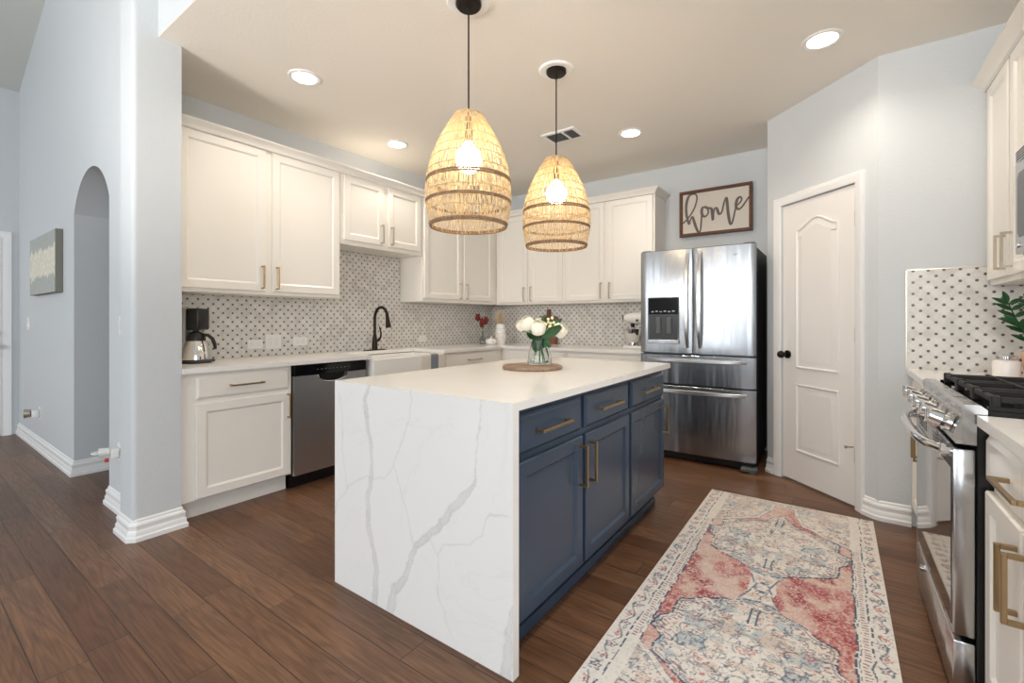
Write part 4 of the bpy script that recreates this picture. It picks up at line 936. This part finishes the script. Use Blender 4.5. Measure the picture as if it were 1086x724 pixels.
for r, z in [(.035, 0), (.052, .008), (.06, .03), (.058, .05), (.045, .066), (.02, .072)]:
    rs.append([(sx+r*(1+.06*math.cos(8*a))*math.cos(a), sy+r*(1+.06*math.cos(8*a))*math.sin(a), ZC+z) for a in [2*PI*i/48 for i in range(48)]])
g.rings(rs); g.build('body', 'ceramic', sb); g = G(); g.lathe((sx, sy, ZC+.071), [(.012, 0), (.009, .01), (.013, .02), (.006, .027)], 14); g.build('lid_knob', 'ceramic', sb)
vx_, vy_ = -3.26, 4.34
rv = thing('ribbed_vase', 'tall white ribbed vase of dried grass in the back corner', 'vase', (vx_, vy_, ZC))
pr = [(.05, 0)]
for i in range(25):
    z = .006+i*.0095; pr.append((.055+.012*math.sin(PI*min(1, i/22))-(.006 if i % 6 == 0 else 0), z))
pr += [(.05, .24), (.044, .235), (.042, .02)]
g = G(); g.lathe((vx_, vy_, ZC), pr, 30); g.build('body', 'ceramic', rv)
dg = thing('dried_grass', 'beige dried grass stems standing in the white ribbed vase', 'dried plant', (vx_, vy_, ZC+.03))
g = G()
for i in range(34):
    a, q = random.uniform(0, 2*PI), random.uniform(.2, 1); tx, ty, tz = vx_+math.cos(a)*.1*q, vy_+math.sin(a)*.06*q, ZC+random.uniform(.33, .41)
    g.tube([(vx_+math.cos(a)*.02, vy_+math.sin(a)*.02, ZC+.03), (vx_+math.cos(a)*.035*q, vy_+math.sin(a)*.03*q, ZC+.24), (tx, ty, tz)], [.0015, .002, .0035], 5)
g.build('stalks', 'straw', dg)
# cutting board leaning on the back wall
cb = thing('cutting_board', 'dark wooden paddle cutting board leaning behind the flowers', 'cutting board', (-2.81, 4.66, ZC))
def lean(x, z, t): return (x, 4.655+.04*(z-ZC)/.41+t, z)
ol = [(-2.945, ZC), (-2.67, ZC), (-2.665, ZC+.3), (-2.685, ZC+.325), (-2.765, ZC+.335), (-2.778, ZC+.345), (-2.776, ZC+.405), (-2.79, ZC+.415), (-2.815, ZC+.415), (-2.828, ZC+.405), (-2.826, ZC+.345), (-2.84, ZC+.335), (-2.93, ZC+.325), (-2.95, ZC+.3)]
g = G(); g.rings([[lean(x, z, -.012) for x, z in ol], [lean(x, z, .008) for x, z in ol]]); g.build('board', 'cutboard', cb, smooth=False)
# stand mixer
mx, my = -1.585, 4.45
sm = thing('stand_mixer', 'white stand mixer with a steel bowl half hidden by the refrigerator', 'mixer', (mx, my, ZC))
g = G(); g.box(mx-.16, mx+.13, my-.1, my+.1, ZC, ZC+.028, .012, 3); g.box(mx+.05, mx+.13, my-.06, my+.06, ZC+.02, ZC+.25, .025, 3); g.build('stand', 'ceramic', sm)
g = G(); blob(g, (mx-.03, my, ZC+.305), (.165, .065, .06), 3, 0, 24, 14); g.build('motor_head', 'ceramic', sm)
g = G(); g.cyl((mx-.19, my, ZC+.305), (mx-.175, my, ZC+.305), .024, .03, 16).cyl((mx-.09, my, ZC+.25), (mx-.09, my, ZC+.21), .022, .018, 14).cyl((mx-.02, my-.06, ZC+.28), (mx-.02, my-.075, ZC+.28), .012); g.build('attachment_hub', 'black', sm)
g = G(); g.lathe((mx-.085, my, ZC+.0285), [(.05, 0), (.05, .012), (.04, .02), (.075, .06), (.098, .12), (.104, .165), (.101, .165), (.07, .065), (.03, .03)], 28); g.build('bowl', 'chrome', sm)
# island: round board, jar of white flowers
ix, iy = -1.402, 2.165; ZI = IZ
o = G().lathe((ix, iy, ZI+.0003), [(.15, 0), (.168, .002), (.17, .008), (.168, .017), (.16, .02), (.002, .02)], 48).build('serving_board', 'boardwood')
tag(o, 'round rustic wooden board under the flower jar on the island', 'board'); rebase(o, (ix, iy, ZI))
jx, jy, jz = -1.385, 2.215, ZI+.0208
jr = thing('glass_jar', 'clear glass jar of white flowers on the round wooden board', 'vase', (jx, jy, jz))
g = G(); g.lathe((jx, jy, jz), [(.055, 0), (.068, .003), (.0695, .01), (.066, .05), (.055, .095), (.043, .125), (.042, .14), (.048, .158), (.044, .158), (.0385, .14), (.0395, .125), (.051, .095), (.062, .05), (.065, .012), (.05, .008)], 36); g.build('glass', 'glass', jr)
bq = thing('flower_bouquet', 'bouquet of cream white blooms with dark leaves standing in the jar', 'flowers', (jx, jy, jz+.012))
Rv, Fv = Vector((math.cos(cam.rotation_euler[2]), math.sin(cam.rotation_euler[2]), 0)), Vector((-math.sin(cam.rotation_euler[2]), math.cos(cam.rotation_euler[2]), 0))
def at_(a, b, z): return Vector((jx, jy, 0))+Rv*a+Fv*b+Vector((0, 0, z))
FLW = [(-.07, .0, 1.165, .054), (-.105, .03, 1.152, .04), (-.008, -.045, 1.14, .056), (.115, .0, 1.125, .056), (.0, .05, 1.175, .03)]
for i, (a, b, z, r) in enumerate(FLW):
    c = at_(a, b, z); nk_ = at_(a*.12, b*.12, jz+.15); bt = at_(-a*.3, -b*.3, jz+.014)
    g = G(); g.tube(smooth_line([tuple(bt), tuple(nk_), tuple(c-Vector((0, 0, r*.7)))], 5), .0034, 6); g.build('stem', 'stem', bq)
    g = G(); rd = random.Random(i); ax_ = (Rv*a*7-Fv*.55+Vector((0, 0, .9))).normalized(); rot = Vector((0, 0, 1)).rotation_difference(ax_).to_matrix()
    for k in range(30):
        q = k/29; th_ = k*2.4; el = q*1.45; rr_ = r*(.35+.65*q)
        dirv = rot@Vector((math.cos(th_)*math.sin(el+.15), math.sin(th_)*math.sin(el+.15), math.cos(el+.15))); tn = rot@Vector((-math.sin(th_), math.cos(th_), 0)); up = dirv.cross(tn)
        pc_ = c+dirv*rr_*.8; pv = []; wd_ = r*(.34+.26*q)
        for ii in range(4):
            for jj in range(4):
                uu, vv = (ii/3-.5)*2, (jj/3-.5)*2; cv = .35*(uu*uu)+.25*(vv*vv)
                pv.append(pc_+tn*uu*wd_*(1-.25*abs(vv))+up*(-vv)*wd_-dirv*cv*wd_*1.1+dirv*rd.uniform(-.004, .004))
        g.add(pv, [(ii*4+jj, ii*4+jj+1, (ii+1)*4+jj+1, (ii+1)*4+jj) for ii in range(3) for jj in range(3)])
    blob(g, c, (r*.55, r*.55, r*.5), i, .1); g.build('bloom', 'petal', bq)
def leaf(g, base, tip, w, curl=.15, up=Vector((0, 0, 1))):
    base, tip = Vector(base), Vector(tip); dv = tip-base; L_ = dv.length; s_ = dv.cross(up).normalized() if dv.cross(up).length > 1e-5 else Vector((1, 0, 0)); nn = s_.cross(dv).normalized(); rs = []
    for i in range(9):
        k = i/8; wd_ = w*math.sin(PI*min(1, k*.92+.04))**.8*(1-.25*k); c = base+dv*k+nn*curl*L_*(4*k*(1-k))*.5
        rs.append([c-s_*wd_+nn*wd_*.25, c-nn*wd_*.05, c+s_*wd_+nn*wd_*.25])
    g.rings(rs, closed=False, cap0=False, cap1=False)
for (b0, t0, w) in (((.01, -.02, 1.09), (.115, -.06, 1.155), .026), ((.0, -.02, 1.09), (.03, -.0, 1.215), .024), ((.02, .03, 1.1), (.09, .06, 1.20), .022), ((-.02, .0, 1.08), (-.075, -.05, 1.11), .02),
                    ((.02, -.03, 1.075), (-.05, -.055, 1.085), .018), ((-.01, -.03, 1.01), (.02, -.04, 1.10), .026), ((.01, -.02, 1.02), (.045, -.03, 1.11), .024), ((-.02, -.01, 1.0), (-.035, -.03, 1.08), .022), ((.0, .02, 1.1), (.13, .03, 1.19), .03), ((.01, -.05, 1.09), (.12, -.07, 1.145), .03), ((.03, -.05, 1.08), (.055, -.075, 1.03), .02), ((.015, -.01, 1.09), (.05, .02, 1.17), .02)):
    g = G(); leaf(g, at_(*b0), at_(*t0), w, .1, Fv+Vector((0, 0, -.35))); g.build('leaf', 'leafdark', bq)
for (b0, t0, w) in (((.02, -.01, 1.05), (.05, -.025, .965), .022), ((-.02, .0, 1.05), (-.04, -.02, .97), .013), ((.0, -.02, 1.06), (.012, -.03, .985), .017)):
    g = G(); leaf(g, at_(*b0), at_(*t0), w, .05, Vector((.3, .3, .2))); g.build('leaf', 'leaf', bq)
g = G()
for i in range(9): g.ball(at_(.055+random.uniform(-.025, .025), -.03+random.uniform(-.02, .02), 1.168+random.uniform(-.028, .028)), .0085, 10, 7)
g.tube([tuple(at_(.0, 0, jz+.014)), tuple(at_(.01, 0, jz+.15)), tuple(at_(.055, -.03, 1.15))], .0025, 6); g.build('berry_sprig', 'berry', bq)
# candle and plant beside the range
kx, ky = .676, 3.21
cn = thing('candle_jar', 'white jar candle with a metal lid beside the leafy plant', 'candle', (kx, ky, ZC))
g = G(); g.lathe((kx, ky, ZC), [(.044, 0), (.049, .004), (.05, .07), (.046, .082), (.038, .086)], 28); g.build('jar', 'candle', cn)
g = G(); g.lathe((kx, ky, ZC+.0865), [(.037, 0), (.04, .003), (.04, .018), (.036, .022), (.002, .023)], 28); g.build('lid', 'chrome', cn)
qx, qy = .80, 3.2
pp = thing('potted_plant', 'leafy green plant in a blush pot at the right edge', 'plant', (qx, qy, ZC))
g = G(); g.lathe((qx, qy, ZC), [(.055, 0), (.062, .004), (.075, .1), (.078, .13), (.072, .13), (.066, .11)], 28); g.build('pot', 'pot', pp)
g = G(); g.lathe((qx, qy, ZC+.1), [(.07, 0), (.002, .004)], 20); g.build('soil', 'iron', pp)
STM = [((-.03, .0, .13), (-.085, -.0, .26), (-.125, -.02, .365)), ((.02, .0, .13), (.04, .01, .3), (.06, .0, .37)), ((-.02, -.02, .13), (-.04, -.05, .22), (-.10, -.06, .27)), ((.02, .03, .13), (.01, .06, .28), (-.02, .09, .36)), ((.03, -.02, .13), (.07, -.05, .25), (.1, -.08, .34))]
for si, st in enumerate(STM):
    ln_ = smooth_line([(qx+a, qy+b, ZC+c) for a, b, c in st], 7); g = G(); g.tube(ln_, [.005-.003*i/len(ln_) for i in range(len(ln_))], 6); so_ = g.build('stalk', 'leafdark', pp)
    g = G()
    for i in range(3, len(ln_), 2):
        p = Vector(ln_[i]); dv = (Vector(ln_[min(i+1, len(ln_)-1)])-Vector(ln_[i-1])).normalized()
        for sgn in (-1, 1):
            sd = Vector((1, .3, 0)) if sgn > 0 else Vector((-1, -.3, .1)); tip = p+sd.normalized()*.055+dv*.03
            leaf(g, p, tip, .0125, .12, Vector((0, -1, .3)))
    p = Vector(ln_[-1]); leaf(g, p, p+dv*.06, .013, .1, Vector((0, -1, .3)))
    g.build('leaves', 'leafdark', so_)
bpy.context.view_layer.update()
